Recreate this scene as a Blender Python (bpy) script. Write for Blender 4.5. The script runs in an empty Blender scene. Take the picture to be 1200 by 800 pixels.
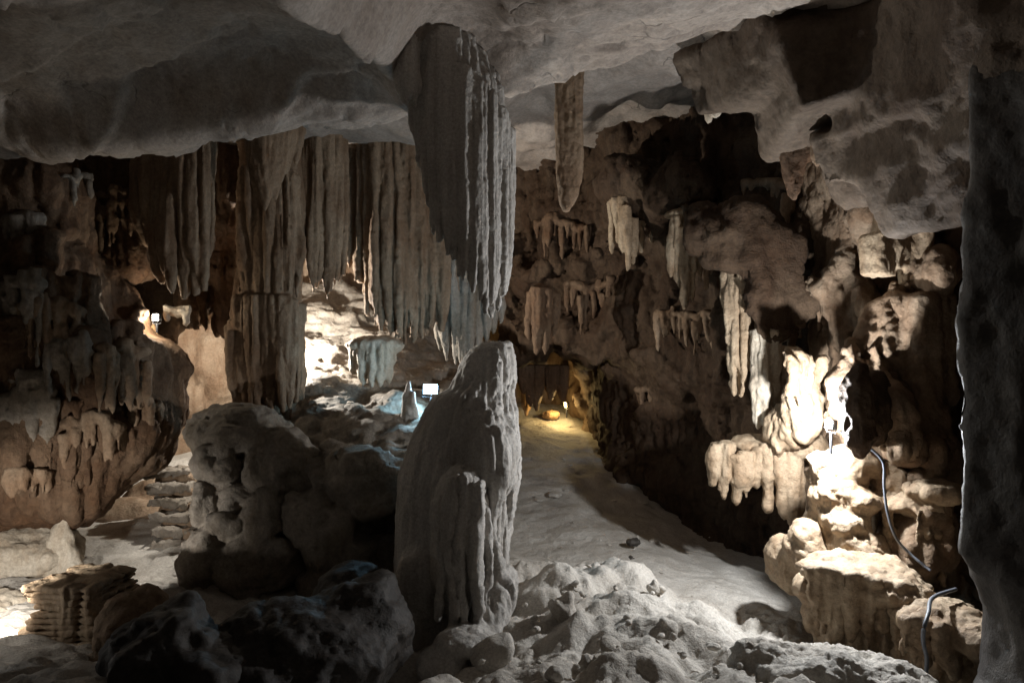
import bpy, math, random
import numpy as np
from mathutils import Vector

# ------------------------------------------------------------------ camera, world, exposure
S = bpy.context.scene
COL = S.collection
F_PX = 857.0                       # focal length in pixels of a 1200 px wide picture
cam_d = bpy.data.cameras.new('camera')
cam_d.sensor_width = 36.0
cam_d.lens = 36.0 * F_PX / 1200.0
cam_d.clip_start = 0.05
cam_d.clip_end = 400.0
cam = bpy.data.objects.new('camera', cam_d)
COL.objects.link(cam)
cam.location = (0, 0, 0)
cam.rotation_euler = (math.radians(90), 0, 0)
S.camera = cam

world = bpy.data.worlds.new('World')
S.world = world
world.use_nodes = True
wn = world.node_tree.nodes
sky = wn.new('ShaderNodeTexSky')
sky.sky_type = 'NISHITA'
sky.sun_disc = False
sky.sun_elevation = math.radians(20)
sky.sun_rotation = math.radians(180)
world.node_tree.links.new(sky.outputs[0], wn['Background'].inputs[0])
wn['Background'].inputs[1].default_value = 0.0007     # faint daylight seeping in behind the photographer

S.view_settings.view_transform = 'Standard'
S.view_settings.look = 'None'
S.view_settings.exposure = 0.0
S.view_settings.gamma = 1.0
S.render.engine = 'CYCLES'
S.cycles.use_denoising = True
S.cycles.max_bounces = 6
S.cycles.diffuse_bounces = 5
S.cycles.glossy_bounces = 2
S.cycles.sample_clamp_indirect = 4.0

rng = np.random.default_rng(11)
random.seed(5)

# ------------------------------------------------------------------ numeric helpers
def W(px, py, d):
    return np.array([(px - 600) / F_PX * d, d, (400 - py) / F_PX * d])

_perm = np.random.default_rng(3).permutation(256).astype(np.int32)
_perm = np.concatenate([_perm, _perm, _perm])
_g = np.random.default_rng(4).normal(size=(256, 3))
_g = (_g / np.linalg.norm(_g, axis=1)[:, None]).astype(np.float32)

def noise(x, y, z):
    x = np.asarray(x, np.float32); y = np.asarray(y, np.float32); z = np.asarray(z, np.float32)
    x, y, z = np.broadcast_arrays(x, y, z)
    xi = np.floor(x).astype(np.int32); yi = np.floor(y).astype(np.int32); zi = np.floor(z).astype(np.int32)
    xf = x - xi; yf = y - yi; zf = z - zi
    u = xf * xf * xf * (xf * (xf * 6 - 15) + 10)
    v = yf * yf * yf * (yf * (yf * 6 - 15) + 10)
    w = zf * zf * zf * (zf * (zf * 6 - 15) + 10)
    def c(a, b, e):
        h = _perm[_perm[_perm[(xi + a) & 255] + ((yi + b) & 255)] + ((zi + e) & 255)]
        g = _g[h]
        return g[..., 0] * (xf - a) + g[..., 1] * (yf - b) + g[..., 2] * (zf - e)
    def L(a, b, t): return a + t * (b - a)
    return 1.5 * L(L(L(c(0,0,0), c(1,0,0), u), L(c(0,1,0), c(1,1,0), u), v),
                   L(L(c(0,0,1), c(1,0,1), u), L(c(0,1,1), c(1,1,1), u), v), w)

def fbm(x, y, z, f=1.0, octv=3, fz=None, gain=0.5):
    fz = f if fz is None else fz
    a = 1.0; s = 0
    for i in range(octv):
        s = s + a * noise(x * f + 17.3 * i, y * f + 5.1 * i, z * fz + 9.7 * i)
        f *= 2.03; fz *= 2.03; a *= gain
    return s

def ridge(x, y, z, f=1.0, octv=2, fz=None):
    fz = f if fz is None else fz
    a = 1.0; s = 0
    for i in range(octv):
        s = s + a * (1 - 2.2 * np.abs(noise(x * f + 31.3 * i, y * f + 7.7 * i, z * fz + 3.1 * i)))
        f *= 2.1; fz *= 2.1; a *= 0.5
    return s

def billow(x, y, z, f=1.0, octv=2, fz=None):
    """rounded ribs with sharp creases between them"""
    fz = f if fz is None else fz
    a = 1.0; s = -0.45
    for i in range(octv):
        s = s + a * 2.4 * np.minimum(np.abs(noise(x * f + 13.3 * i, y * f + 2.7 * i, z * fz + 8.1 * i)), .42)
        f *= 2.2; fz *= 2.2; a *= 0.42
    return s

def craggy(x, y, z, f=1.0, octv=4, fz=None):
    """warped, broken rock without a cell pattern"""
    fz = f if fz is None else fz
    wx = noise(x * f * .7 + 40, y * f * .7, z * fz * .7); wz = noise(x * f * .7, y * f * .7 + 60, z * fz * .7)
    u, w = x * f + .9 * wx, z * fz + .9 * wz
    s = 0; a = 1.0; g = 1.0
    for i in range(octv):
        n = noise(u * g + 11.7 * i, y * f * g + 3.3 * i, w * g + 6.1 * i)
        s = s + a * (np.round(n * 3.2) / 3.2 * .45 + n * .55 if i < 2 else n)
        g *= 2.1; a *= .55
    return s

def strata(x, y, z, f=1.0, octv=3, fz=None):
    """beds of uneven thickness that step in and out"""
    fz = f if fz is None else fz
    t = z * fz + .55 * fbm(x, y, z, f * .5, 2) + .12 * x * f
    k = np.floor(t); fr = t - k
    j = noise(k * 7.31 + .5, k * 3.7 + .5, k * 0 + .5) * 1.4
    j1 = noise((k + 1) * 7.31 + .5, (k + 1) * 3.7 + .5, k * 0 + .5) * 1.4
    s = j + (j1 - j) * sst(.82, 1, fr)
    return s + .45 * fbm(x, y, z, f * 1.3, octv)

def sst(a, b, x):
    t = np.clip((x - a) / (b - a), 0, 1); return t * t * (3 - 2 * t)

def vnormals(v, q):
    a, b, c, d = v[q[:, 0]], v[q[:, 1]], v[q[:, 2]], v[q[:, 3]]
    n = np.cross(c - a, d - b)
    o = np.zeros_like(v)
    for k in range(4):
        np.add.at(o, q[:, k], n) if len(v) < 2000 else _acc(o, q[:, k], n)
    return o / np.maximum(np.linalg.norm(o, axis=1), 1e-9)[:, None]

def _acc(o, idx, n):
    for k in range(3):
        o[:, k] += np.bincount(idx, n[:, k], minlength=len(o))

# ------------------------------------------------------------------ distance field with surface nets
class Field:
    def __init__(s, lo, hi, vox):
        s.lo = np.array(lo, float); s.vox = vox
        n = np.ceil((np.array(hi) - s.lo) / vox).astype(int) + 1
        s.n = n
        s.ax = [(s.lo[k] + vox * np.arange(n[k])).astype(np.float32) for k in range(3)]
        s.D = np.full(n, 1.0, np.float32)
    def blk(s, lo, hi, pad):
        sl = []
        for k in range(3):
            a = int(np.floor((lo[k] - pad - s.lo[k]) / s.vox)); b = int(np.ceil((hi[k] + pad - s.lo[k]) / s.vox)) + 1
            a = max(0, min(s.n[k], a)); b = max(0, min(s.n[k], b))
            sl.append(slice(a, b))
        g = (s.ax[0][sl[0]][:, None, None], s.ax[1][sl[1]][None, :, None], s.ax[2][sl[2]][None, None, :])
        return tuple(sl), g
    def put(s, fn, lo, hi, k=0.05, cut=False):
        sl, (x, y, z) = s.blk(lo, hi, k + 3 * s.vox)
        if 0 in s.D[sl].shape: return
        d = fn(x, y, z).astype(np.float32)
        a = s.D[sl]
        if cut:
            d = -d
            h = np.clip(0.5 - 0.5 * (a - d) / k, 0, 1)
            s.D[sl] = a + (d - a) * h + k * h * (1 - h)
        else:
            h = np.clip(0.5 + 0.5 * (a - d) / k, 0, 1)
            s.D[sl] = a + (d - a) * h - k * h * (1 - h)
    def ell(s, c, r, k=0.08, cut=False, yaw=0.0, roll=0.0):
        c = np.array(c, float); r = np.array(r, float)
        cy, sy = math.cos(yaw), math.sin(yaw); cr, sr = math.cos(roll), math.sin(roll)
        def fn(x, y, z):
            X, Y, Z = x - c[0], y - c[1], z - c[2]
            X, Y = X * cy + Y * sy, -X * sy + Y * cy
            X, Z = X * cr + Z * sr, -X * sr + Z * cr
            k0 = np.sqrt((X / r[0])**2 + (Y / r[1])**2 + (Z / r[2])**2)
            k1 = np.sqrt((X / r[0]**2)**2 + (Y / r[1]**2)**2 + (Z / r[2]**2)**2)
            return k0 * (k0 - 1) / np.maximum(k1, 1e-6)
        m = r.max() if (yaw or roll) else r
        s.put(fn, c - m, c + m, k, cut)
    def box(s, c, h, rad=0.05, k=0.05, yaw=0.0, roll=0.0, cut=False):
        c = np.array(c, float); h = np.array(h, float)
        cy, sy = math.cos(yaw), math.sin(yaw); cr, sr = math.cos(roll), math.sin(roll)
        def fn(x, y, z):
            X, Y, Z = x - c[0], y - c[1], z - c[2]
            X, Y = X * cy + Y * sy, -X * sy + Y * cy
            X, Z = X * cr + Z * sr, -X * sr + Z * cr
            qx, qy, qz = np.abs(X) - h[0] + rad, np.abs(Y) - h[1] + rad, np.abs(Z) - h[2] + rad
            return np.sqrt(np.maximum(qx, 0)**2 + np.maximum(qy, 0)**2 + np.maximum(qz, 0)**2) + np.minimum(np.maximum(qx, np.maximum(qy, qz)), 0) - rad
        m = np.linalg.norm(h)
        s.put(fn, c - m, c + m, k, cut)
    def cone(s, a, b, ra, rb, k=0.04, cut=False):
        a = np.array(a, float); b = np.array(b, float); ab = b - a; L2 = float(ab @ ab)
        def fn(x, y, z):
            t = np.clip(((x - a[0]) * ab[0] + (y - a[1]) * ab[1] + (z - a[2]) * ab[2]) / L2, 0, 1)
            return np.sqrt((x - a[0] - t * ab[0])**2 + (y - a[1] - t * ab[1])**2 + (z - a[2] - t * ab[2])**2) - (ra + (rb - ra) * t)
        m = max(ra, rb)
        s.put(fn, np.minimum(a, b) - m, np.maximum(a, b) + m, k, cut)
    def pipe(s, x0, y0, zt, zb, r, tip=0.4, k=0.03, pw=0.6, wob=0.02, flat=1.0):
        """hanging pipe, pointed at its lower end zb"""
        L = max(1e-3, (zt - zb) * tip); ph = rng.uniform(0, 50); dx, dy = rng.normal(0, 0.012, 2)
        def fn(x, y, z):
            t = (z - zb)
            rr = np.where(t > 0, r * np.minimum(1, np.maximum(t, 1e-4) / L)**pw, t * 0.7)
            q = (zt - z)
            cx = x0 + wob * np.sin(z * 3 + ph) + dx * q; cy = y0 + wob * np.cos(z * 2.3 + ph) + dy * q
            d = np.sqrt((x - cx)**2 + ((y - cy) * flat)**2) - rr
            return np.maximum(d, z - zt - 0.05)
        e = r + wob + 0.05 * (zt - zb) + 0.02
        s.put(fn, (x0 - e, y0 - e, zb - 0.05), (x0 + e, y0 + e, zt + 0.05), k)
    def mite(s, x0, y0, zb, zt, r, rt, k=0.05):
        """standing stalagmite"""
        s.cone((x0, y0, zb), (x0 + rng.normal(0, .02), y0, zt), r, rt, k)
    def loft(s, prof, k=0.05, pw=2.0):
        """prof rows: z, cx, cy, rx, ry (sorted by z)"""
        p = np.array(sorted(prof)); z0, z1 = p[0, 0], p[-1, 0]
        def fn(x, y, z):
            zz = np.clip(z, z0, z1)
            cx, cy, rx, ry = [np.interp(zz, p[:, 0], p[:, i]) for i in (1, 2, 3, 4)]
            d = ((np.abs((x - cx) / rx)**pw + np.abs((y - cy) / ry)**pw)**(1 / pw) - 1) * np.minimum(rx, ry)
            return np.maximum(d, np.maximum(z0 - z, z - z1))
        lo = (min(p[:, 1] - p[:, 3]), min(p[:, 2] - p[:, 4]), z0); hi = (max(p[:, 1] + p[:, 3]), max(p[:, 2] + p[:, 4]), z1)
        s.put(fn, lo, hi, k)
    def rough(s, amp, f, octv=2, fz=None, kind=fbm):
        m = np.abs(s.D) < amp * 2.2 + 2 * s.vox
        i, j, l = np.nonzero(m)
        x, y, z = s.ax[0][i], s.ax[1][j], s.ax[2][l]
        s.D[m] += amp * kind(x, y, z, f, octv, fz)
    def mesh(s):
        D = s.D; n = s.n
        D[0] = np.maximum(D[0], .001); D[-1] = np.maximum(D[-1], .001)
        D[:, 0] = np.maximum(D[:, 0], .001); D[:, -1] = np.maximum(D[:, -1], .001)
        D[:, :, 0] = np.maximum(D[:, :, 0], .001); D[:, :, -1] = np.maximum(D[:, :, -1], .001)
        I = D < 0
        cnt = np.zeros(n - 1, np.int8)
        for a in (0, 1):
            for b in (0, 1):
                for c in (0, 1):
                    cnt += I[a:n[0]-1+a, b:n[1]-1+b, c:n[2]-1+c]
        act = (cnt > 0) & (cnt < 8)
        ci, cj, cl = np.nonzero(act)
        ids = np.full(n - 1, -1, np.int32); ids[ci, cj, cl] = np.arange(len(ci))
        acc = np.zeros((len(ci), 3)); w = np.zeros(len(ci))
        cor = [(a, b, c) for a in (0, 1) for b in (0, 1) for c in (0, 1)]
        val = {q: D[ci + q[0], cj + q[1], cl + q[2]] for q in cor}
        for q in cor:
            for ax in range(3):
                if q[ax] == 0:
                    r = list(q); r[ax] = 1; r = tuple(r)
                    va, vb = val[q], val[r]
                    m = (va < 0) != (vb < 0)
                    t = np.where(m, va / np.where(m, va - vb, 1), 0)
                    p = np.tile(np.array(q, float), (len(ci), 1)); p[:, ax] = t
                    acc += p * m[:, None]; w += m
        v = np.stack([ci, cj, cl], 1) + acc / w[:, None]
        v = v * s.vox + s.lo
        Q = []
        for ax in range(3):
            o = [(1, 2), (2, 0), (0, 1)][ax]
            sa = [slice(1, n[k] - 1) for k in range(3)]; sb = list(sa)
            sa[ax] = slice(0, n[ax] - 1); sb[ax] = slice(1, n[ax])
            A, B = I[tuple(sa)], I[tuple(sb)]
            for flip, M in ((0, A & ~B), (1, ~A & B)):
                e = np.stack(np.nonzero(M), 1)
                if not len(e): continue
                for k in range(3):
                    if k != ax: e[:, k] += 1
                def cell(du, dv):
                    g = e.copy(); g[:, o[0]] -= du; g[:, o[1]] -= dv
                    return ids[g[:, 0], g[:, 1], g[:, 2]]
                q = [cell(0, 0), cell(1, 0), cell(1, 1), cell(0, 1)]
                if flip: q = q[::-1]
                Q.append(np.stack(q, 1))
        q = np.concatenate(Q)
        return v, q

# ------------------------------------------------------------------ mesh objects
STATS = {'tris': 0}
def mesh_obj(name, v, q, mat, parent=None, origin=None, smooth=True, link=True):
    v = np.asarray(v, float); q = np.asarray(q)
    if origin is None:
        origin = np.array([(v[:, 0].min() + v[:, 0].max()) / 2, (v[:, 1].min() + v[:, 1].max()) / 2, v[:, 2].min()])
        if parent is not None: origin = np.array(parent.location)
    me = bpy.data.meshes.new(name)
    me.vertices.add(len(v)); me.vertices.foreach_set('co', (v - origin).astype(np.float32).ravel())
    k = q.shape[1]
    me.loops.add(q.size); me.loops.foreach_set('vertex_index', q.astype(np.int32).ravel())
    me.polygons.add(len(q)); me.polygons.foreach_set('loop_start', np.arange(0, q.size, k, dtype=np.int32))
    me.polygons.foreach_set('loop_total', np.full(len(q), k, np.int32))
    me.update(calc_edges=True)
    if smooth: me.polygons.foreach_set('use_smooth', np.ones(len(q), bool))
    me.materials.append(mat)
    STATS['tris'] += len(q) * (k - 2)
    o = bpy.data.objects.new(name, me)
    COL.objects.link(o)
    if parent is not None:
        o.parent = parent; o.location = tuple(origin - np.array(parent.location))
    else:
        o.location = tuple(origin)
    return o

def rock(name, F, mat, disp=(), parent=None, clean=True, share=1.0):
    """disp: list of (amp, freq, octaves, freq_z, kind)"""
    v, q = F.mesh()
    if clean: v, q = biggest(v, q, share)
    for a in disp:
        n = vnormals(v, q)
        amp, f, oc, fz, kind = a[:5]
        h = amp * kind(v[:, 0], v[:, 1], v[:, 2], f, oc, fz)
        if len(a) > 5:
            h = h * a[5](v, n)
        elif fz is not None and fz < f * 0.5:
            h = h * (1 - 0.85 * np.abs(n[:, 2]))
        v = v + n * h[:, None]
    return mesh_obj(name, v, q, mat, parent)

def biggest(v, q, share=0.08):
    """drop loose crumbs: keep the connected pieces that hold a real share of the vertices"""
    lab = np.arange(len(v))
    for _ in range(400):
        m = lab[q].min(1)
        new = lab.copy()
        for k in range(4): np.minimum.at(new, q[:, k], m)
        new = new[new]
        if (new == lab).all(): break
        lab = new
    u, c = np.unique(lab, return_counts=True)
    keep = np.isin(lab, u[c >= share * c.max()])
    if keep.all(): return v, q
    idx = np.cumsum(keep) - 1
    q = q[keep[q].all(1)]
    return v[keep], idx[q]

def tag(o, label=None, cat=None, group=None, kind=None):
    if label: o['label'] = label
    if cat: o['category'] = cat
    if group: o['group'] = group
    if kind: o['kind'] = kind
    return o

def empty(name, loc):
    o = bpy.data.objects.new(name, None); COL.objects.link(o)
    o.location = tuple(loc); o.empty_display_size = 0.1
    return o

# ------------------------------------------------------------------ materials
def rock_mat(name, c1, c2, c3, streak=0.5, bump=0.6, fine=30.0, rough=0.8, big=0.9, pits=0.3, spec=0.25, cracks=0.0):
    m = bpy.data.materials.new(name); m.use_nodes = True
    t = m.node_tree; N = t.nodes; Lk = t.links.new
    b = N['Principled BSDF']
    b.inputs['Specular IOR Level'].default_value = spec
    geo = N.new('ShaderNodeNewGeometry')
    def nz(scale, detail, rgh=0.55, vec=None, dist=0.0):
        n = N.new('ShaderNodeTexNoise'); n.inputs['Scale'].default_value = scale
        n.inputs['Detail'].default_value = detail; n.inputs['Roughness'].default_value = rgh; n.inputs['Distortion'].default_value = dist
        Lk(vec or geo.outputs['Position'], n.inputs['Vector']); return n.outputs['Fac']
    def ramp(src, stops):
        r = N.new('ShaderNodeValToRGB'); Lk(src, r.inputs[0])
        e = r.color_ramp.elements
        while len(e) < len(stops): e.new(0.5)
        for el, (p, c) in zip(e, stops):
            el.position = p; el.color = (c if len(c) == 4 else (*c, 1))
        return r.outputs[0]
    def mix(fac, a, bb, mode='MIX'):
        x = N.new('ShaderNodeMix'); x.data_type = 'RGBA'; x.blend_type = mode
        for sck, v in ((0, fac), (6, a), (7, bb)):
            if hasattr(v, 'is_linked'): Lk(v, x.inputs[sck])
            elif sck == 0: x.inputs[0].default_value = v
            else: x.inputs[sck].default_value = (*v, 1)
        return x.outputs[2]
    mp = N.new('ShaderNodeMapping'); mp.inputs['Scale'].default_value = (1, 1, 0.09)
    Lk(geo.outputs['Position'], mp.inputs[0])
    basec = ramp(nz(big, 5, 0.6, dist=0.6), [(0.36, c1), (0.62, c2)])
    st = ramp(nz(7.0, 4, 0.6, mp.outputs[0]), [(0.45, (0, 0, 0)), (0.68, (1, 1, 1))])
    sm = N.new('ShaderNodeMath'); sm.operation = 'MULTIPLY'; sm.inputs[1].default_value = streak; Lk(st, sm.inputs[0])
    c = mix(sm.outputs[0], basec, c3)
    fg = ramp(nz(fine, 6, 0.7), [(0.25, (0.62,) * 3), (0.75, (1.25,) * 3)])
    c = mix(1.0, c, fg, 'MULTIPLY')
    vo = N.new('ShaderNodeTexVoronoi'); vo.inputs['Scale'].default_value = 14; vo.feature = 'F1'
    wv = N.new('ShaderNodeVectorMath'); wv.operation = 'ADD'
    nn = N.new('ShaderNodeTexNoise'); nn.inputs['Scale'].default_value = 6; Lk(geo.outputs['Position'], nn.inputs['Vector'])
    Lk(geo.outputs['Position'], wv.inputs[0]); Lk(nn.outputs['Color'], wv.inputs[1]); Lk(wv.outputs[0], vo.inputs['Vector'])
    pit = ramp(vo.outputs['Distance'], [(0.05, (0.35, .3, .26)), (0.22, (1, 1, 1))])
    pm = ramp(nz(1.7, 3), [(0.52, (0, 0, 0)), (0.62, (pits,) * 3)])
    c = mix(pm, c, mix(1.0, c, pit, 'MULTIPLY'))
    crk = None
    if cracks:
        v2 = N.new('ShaderNodeTexVoronoi'); v2.feature = 'DISTANCE_TO_EDGE'; v2.inputs['Scale'].default_value = 1.0
        mp2 = N.new('ShaderNodeMapping'); mp2.inputs['Scale'].default_value = (.55, 1.25, 1.0); mp2.inputs['Rotation'].default_value = (0, 0, .5)
        n2 = N.new('ShaderNodeTexNoise'); n2.inputs['Scale'].default_value = 1.6; n2.inputs['Detail'].default_value = 6
        Lk(geo.outputs['Position'], n2.inputs['Vector'])
        a2 = N.new('ShaderNodeVectorMath'); a2.operation = 'MULTIPLY_ADD'; Lk(n2.outputs['Color'], a2.inputs[0]); a2.inputs[1].default_value = (1.1, 1.1, 1.1); Lk(geo.outputs['Position'], a2.inputs[2])
        Lk(a2.outputs[0], mp2.inputs[0]); Lk(mp2.outputs[0], v2.inputs['Vector'])
        line = ramp(v2.outputs['Distance'], [(0.002, (0, 0, 0)), (0.015, (1, 1, 1))])
        gate = ramp(nz(1.1, 3), [(0.56, (1, 1, 1)), (0.64, (0, 0, 0))])
        crk = mix(1.0, line, gate, 'SCREEN')
        c = mix(cracks, c, mix(1.0, c, crk, 'MULTIPLY'))
    Lk(c, b.inputs['Base Color'])
    rr = N.new('ShaderNodeMapRange'); Lk(nz(3.0, 4), rr.inputs[0]); rr.inputs[3].default_value = rough - 0.18; rr.inputs[4].default_value = rough + 0.15
    Lk(rr.outputs[0], b.inputs['Roughness'])
    h1 = nz(9, 8, 0.62); h2 = nz(60, 5, 0.7)
    ad = N.new('ShaderNodeMath'); ad.operation = 'MULTIPLY_ADD'; Lk(h2, ad.inputs[0]); ad.inputs[1].default_value = 0.22; Lk(h1, ad.inputs[2])
    if crk is not None:
        ad2 = N.new('ShaderNodeMath'); ad2.operation = 'MULTIPLY_ADD'; Lk(crk, ad2.inputs[0]); ad2.inputs[1].default_value = 0.6; Lk(ad.outputs[0], ad2.inputs[2]); ad = ad2
    bp = N.new('ShaderNodeBump'); bp.inputs['Strength'].default_value = bump; bp.inputs['Distance'].default_value = 0.06
    Lk(ad.outputs[0], bp.inputs['Height']); Lk(bp.outputs[0], b.inputs['Normal'])
    return m

def plain(name, col, rough=0.6, metal=0.0):
    m = bpy.data.materials.new(name); m.use_nodes = True
    b = m.node_tree.nodes['Principled BSDF']
    n = m.node_tree.nodes.new('ShaderNodeTexNoise'); n.inputs['Scale'].default_value = 40
    r = m.node_tree.nodes.new('ShaderNodeValToRGB'); m.node_tree.links.new(n.outputs[0], r.inputs[0])
    r.color_ramp.elements[0].color = (*[c * .75 for c in col], 1); r.color_ramp.elements[1].color = (*[min(1, c * 1.2) for c in col], 1)
    m.node_tree.links.new(r.outputs[0], b.inputs['Base Color'])
    b.inputs['Roughness'].default_value = rough; b.inputs['Metallic'].default_value = metal
    return m

def glow(name, col, st):
    m = bpy.data.materials.new(name); m.use_nodes = True
    b = m.node_tree.nodes['Principled BSDF']
    b.inputs['Base Color'].default_value = (*col, 1); b.inputs['Emission Color'].default_value = (*col, 1)
    b.inputs['Emission Strength'].default_value = st
    return m

M = {}
M['ceil'] = rock_mat('ceiling limestone', (0.264, 0.217, 0.181), (0.349, 0.300, 0.258), (0.231, 0.180, 0.142), 0.35, 0.45, 22, pits=0.6, big=0.8, cracks=0.45)
M['grey'] = rock_mat('grey flowstone', (0.40, .372, .338), (0.52, .49, .452), (0.30, .268, .235), 0.55, 0.6, 40, pits=0.4)
M['tan'] = rock_mat('tan flowstone', (0.185, 0.119, 0.073), (0.265, 0.194, 0.131), (0.133, 0.076, 0.041), 0.7, 0.7, 30, big=1.3)
M['cream'] = rock_mat('cream flowstone', (0.281, 0.196, 0.122), (0.395, 0.304, 0.207), (0.208, 0.127, 0.068), 0.6, 0.7, 30, big=1.3, rough=.65)
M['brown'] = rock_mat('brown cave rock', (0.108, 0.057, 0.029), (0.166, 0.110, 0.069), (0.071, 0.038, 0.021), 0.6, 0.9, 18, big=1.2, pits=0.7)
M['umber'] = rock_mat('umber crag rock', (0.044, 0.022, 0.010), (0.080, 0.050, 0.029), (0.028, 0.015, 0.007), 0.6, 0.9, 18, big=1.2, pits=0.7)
M['drab'] = rock_mat('drab weathered flowstone', (0.180, 0.149, 0.113), (0.279, 0.243, 0.203), (0.135, 0.104, 0.072), 0.5, 0.8, 26, big=1.5, pits=.7)
M['roof'] = rock_mat('dark brown roof rock', (0.060, .038, .024), (0.115, .086, .062), (0.05, .033, .022), 0.3, 0.6, 18, big=0.9, pits=0.4)  # dark brown base with random tone and streaks
M['dark'] = rock_mat('shade-dark rock', (0.027, 0.022, 0.019), (0.053, 0.045, 0.038), (0.022, 0.018, 0.014), 0.5, 0.4, 18, rough=0.65, pits=0.2)  # base colour near black, holding deep shade on buttress and boulders
M['pale'] = rock_mat('pale calcite', (0.40, .335, .255), (0.52, .46, .375), (0.31, .23, .155), 0.6, 0.6, 35, big=1.3, rough=.65)
M['floor'] = rock_mat('dusty cave floor', (0.40, .36, .31), (0.54, .50, .445), (0.36, .32, .27), 0.1, 0.75, 45, big=1.2, pits=0.6)
M['ochre'] = rock_mat('ochre rock', (0.36, .21, .10), (0.46, .30, .16), (0.26, .13, .06), 0.4, 0.7, 20)
M['metal'] = plain('painted metal', (0.05, .05, .055), 0.45, 0.6)
M['cable'] = plain('grey cable sheath', (0.12, .13, .15), 0.5)

# ------------------------------------------------------------------ the setting: ceiling, floor, walls
def rbf(pts):
    P = np.array(pts, float); n = len(P)
    def phi(r): return np.where(r > 1e-9, r * r * np.log(np.maximum(r, 1e-9)), 0)
    r = np.linalg.norm(P[:, None, :2] - P[None, :, :2], axis=2)
    A = np.zeros((n + 3, n + 3)); A[:n, :n] = phi(r) + np.eye(n) * 0.02
    A[:n, n] = 1; A[:n, n+1:] = P[:, :2]; A[n, :n] = 1; A[n+1:, :n] = P[:, :2].T
    s = np.linalg.solve(A, np.concatenate([P[:, 2], np.zeros(3)]))
    def f(x, y):
        o = s[n] + s[n+1] * x + s[n+2] * y
        for i in range(n): o = o + s[i] * phi(np.sqrt((x - P[i, 0])**2 + (y - P[i, 1])**2))
        return o
    return f

def grid_quads(nu, nv, flip=False):
    i = np.arange(nu * nv).reshape(nu, nv)
    q = np.stack([i[:-1, :-1], i[1:, :-1], i[1:, 1:], i[:-1, 1:]], -1).reshape(-1, 4)
    return q[:, ::-1] if flip else q

def axis_of(segs):
    a = []
    for lo, hi, st in segs: a.append(np.arange(lo, hi, st))
    return np.concatenate(a)

# ceiling: near slab that ends in a lip, higher vault behind it
def build_ceiling():
    x = axis_of([(-11, -6, .12), (-6, 5, .045), (5, 9, .12)]); y = axis_of([(-3, 2.5, .15), (2.5, 9.5, .045), (9.5, 20, .1)])
    X, Y = np.meshgrid(x, y, indexing='ij')
    lipy = np.interp(X, [-8, -5.6, -3.8, -1.9, -1.2, -0.1, 0.8, 1.8, 2.6, 5], [8.0, 8.2, 8.25, 8.2, 8.2, 7.4, 7.1, 6.7, 6.9, 7.2])
    lipy = lipy + 0.35 * fbm(X, X * 0, Y * 0 + 3, 0.9, 3)
    zl = np.interp(X, [-8, -5.6, -3.9, -2.9, -1.9, -1.15, 0, 0.8, 1.8, 2.4, 5], [1.95, 1.98, 1.98, 2.2, 2.34, 2.48, 2.32, 2.42, 2.62, 2.6, 2.5])
    base = zl + 0.05 * (Y - 7) - 0.22 * sst(6.8, 8.0, Y) + 0.25
    # a hanging keel runs across the slab in front of the big drapery
    kx = -1.05 + 0.10 * (Y - 7) + .08 * fbm(Y, Y * 0, Y * 0, 1.3, 2)
    keel = np.exp(-((X - kx) / 0.24)**2) * sst(2, 4.0, Y) * sst(8.2, 7.2, Y)
    base = base - (0.34 + 0.25 * sst(6.6, 5.2, Y)) * keel
    base = base + (0.55 * sst(kx + .05, kx - 1.3, X) - 0.25 * sst(-3.6, -5.2, X)) * sst(7.95, 7.3, Y)  # left slab tilted upward so lamp light only grazes it
    base = base + 0.42 * np.exp(-((X + .45) / .75)**2) * sst(7.35, 6.5, Y) * sst(4.2, 5.6, Y)
    base = base + 0.11 * fbm(X, Y, X * 0, 0.5, 2) + 0.02 * fbm(X, Y, X * 0 + 4, 2.3, 4)
    # bedding facets and cracks
    w = X * 0.5 + Y * 0.85 + 0.35 * fbm(X, Y, X * 0 + 9, 0.8, 3)
    fr = (w * 1.1) % 1.0
    base = base - 0.10 * fr * (1 - sst(.94, 1, fr))
    w2 = X * 0.9 - Y * 0.35 + 0.3 * fbm(X, Y, X * 0 + 2, 0.9, 3)
    fr2 = (w2 * 0.9) % 1.0
    base = base + 0.05 * fr2 * (1 - sst(.85, 1, fr2))
    base = base + 0.075 * craggy(X, Y, X * 0 + 1.5, 0.75, 3)
    ck = np.abs(noise(X * 0.9 + 3, Y * 1.3, X * 0 + 2.2)) 
    base = base + 0.06 * np.exp(-(ck / 0.016)**2) + 0.045 * np.exp(-(np.abs(noise(X * 2.1, Y * 1.4 + 7, X * 0 + 5.2)) / 0.014)**2)
    vault = 3.35 + 0.5 * fbm(X, Y, X * 0 + 7, 0.35, 4) + 0.08 * fbm(X, Y, X * 0, 2, 3) + 0.05 * (Y - 9)
    low = 2.74 + 0.14 * fbm(X, Y, X * 0 + 7, 0.6, 3) + 0.05 * craggy(X, Y, X * 0, 1.4, 4) + .22 * sst(9, 12, Y)
    vault = vault + (low - vault) * sst(0.1, -1.0, X) * sst(13.5, 11.5, Y)
    s = sst(0.0, 0.14, Y - lipy)
    Z = base + (vault - base) * s
    v = np.stack([X, Y, Z], -1).reshape(-1, 3)
    o = mesh_obj('cave_ceiling', v, grid_quads(len(x), len(y), True), M['ceil'])
    tag(o, 'broad grey limestone ceiling slab of the cave', None, None, 'structure')
build_ceiling()

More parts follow.
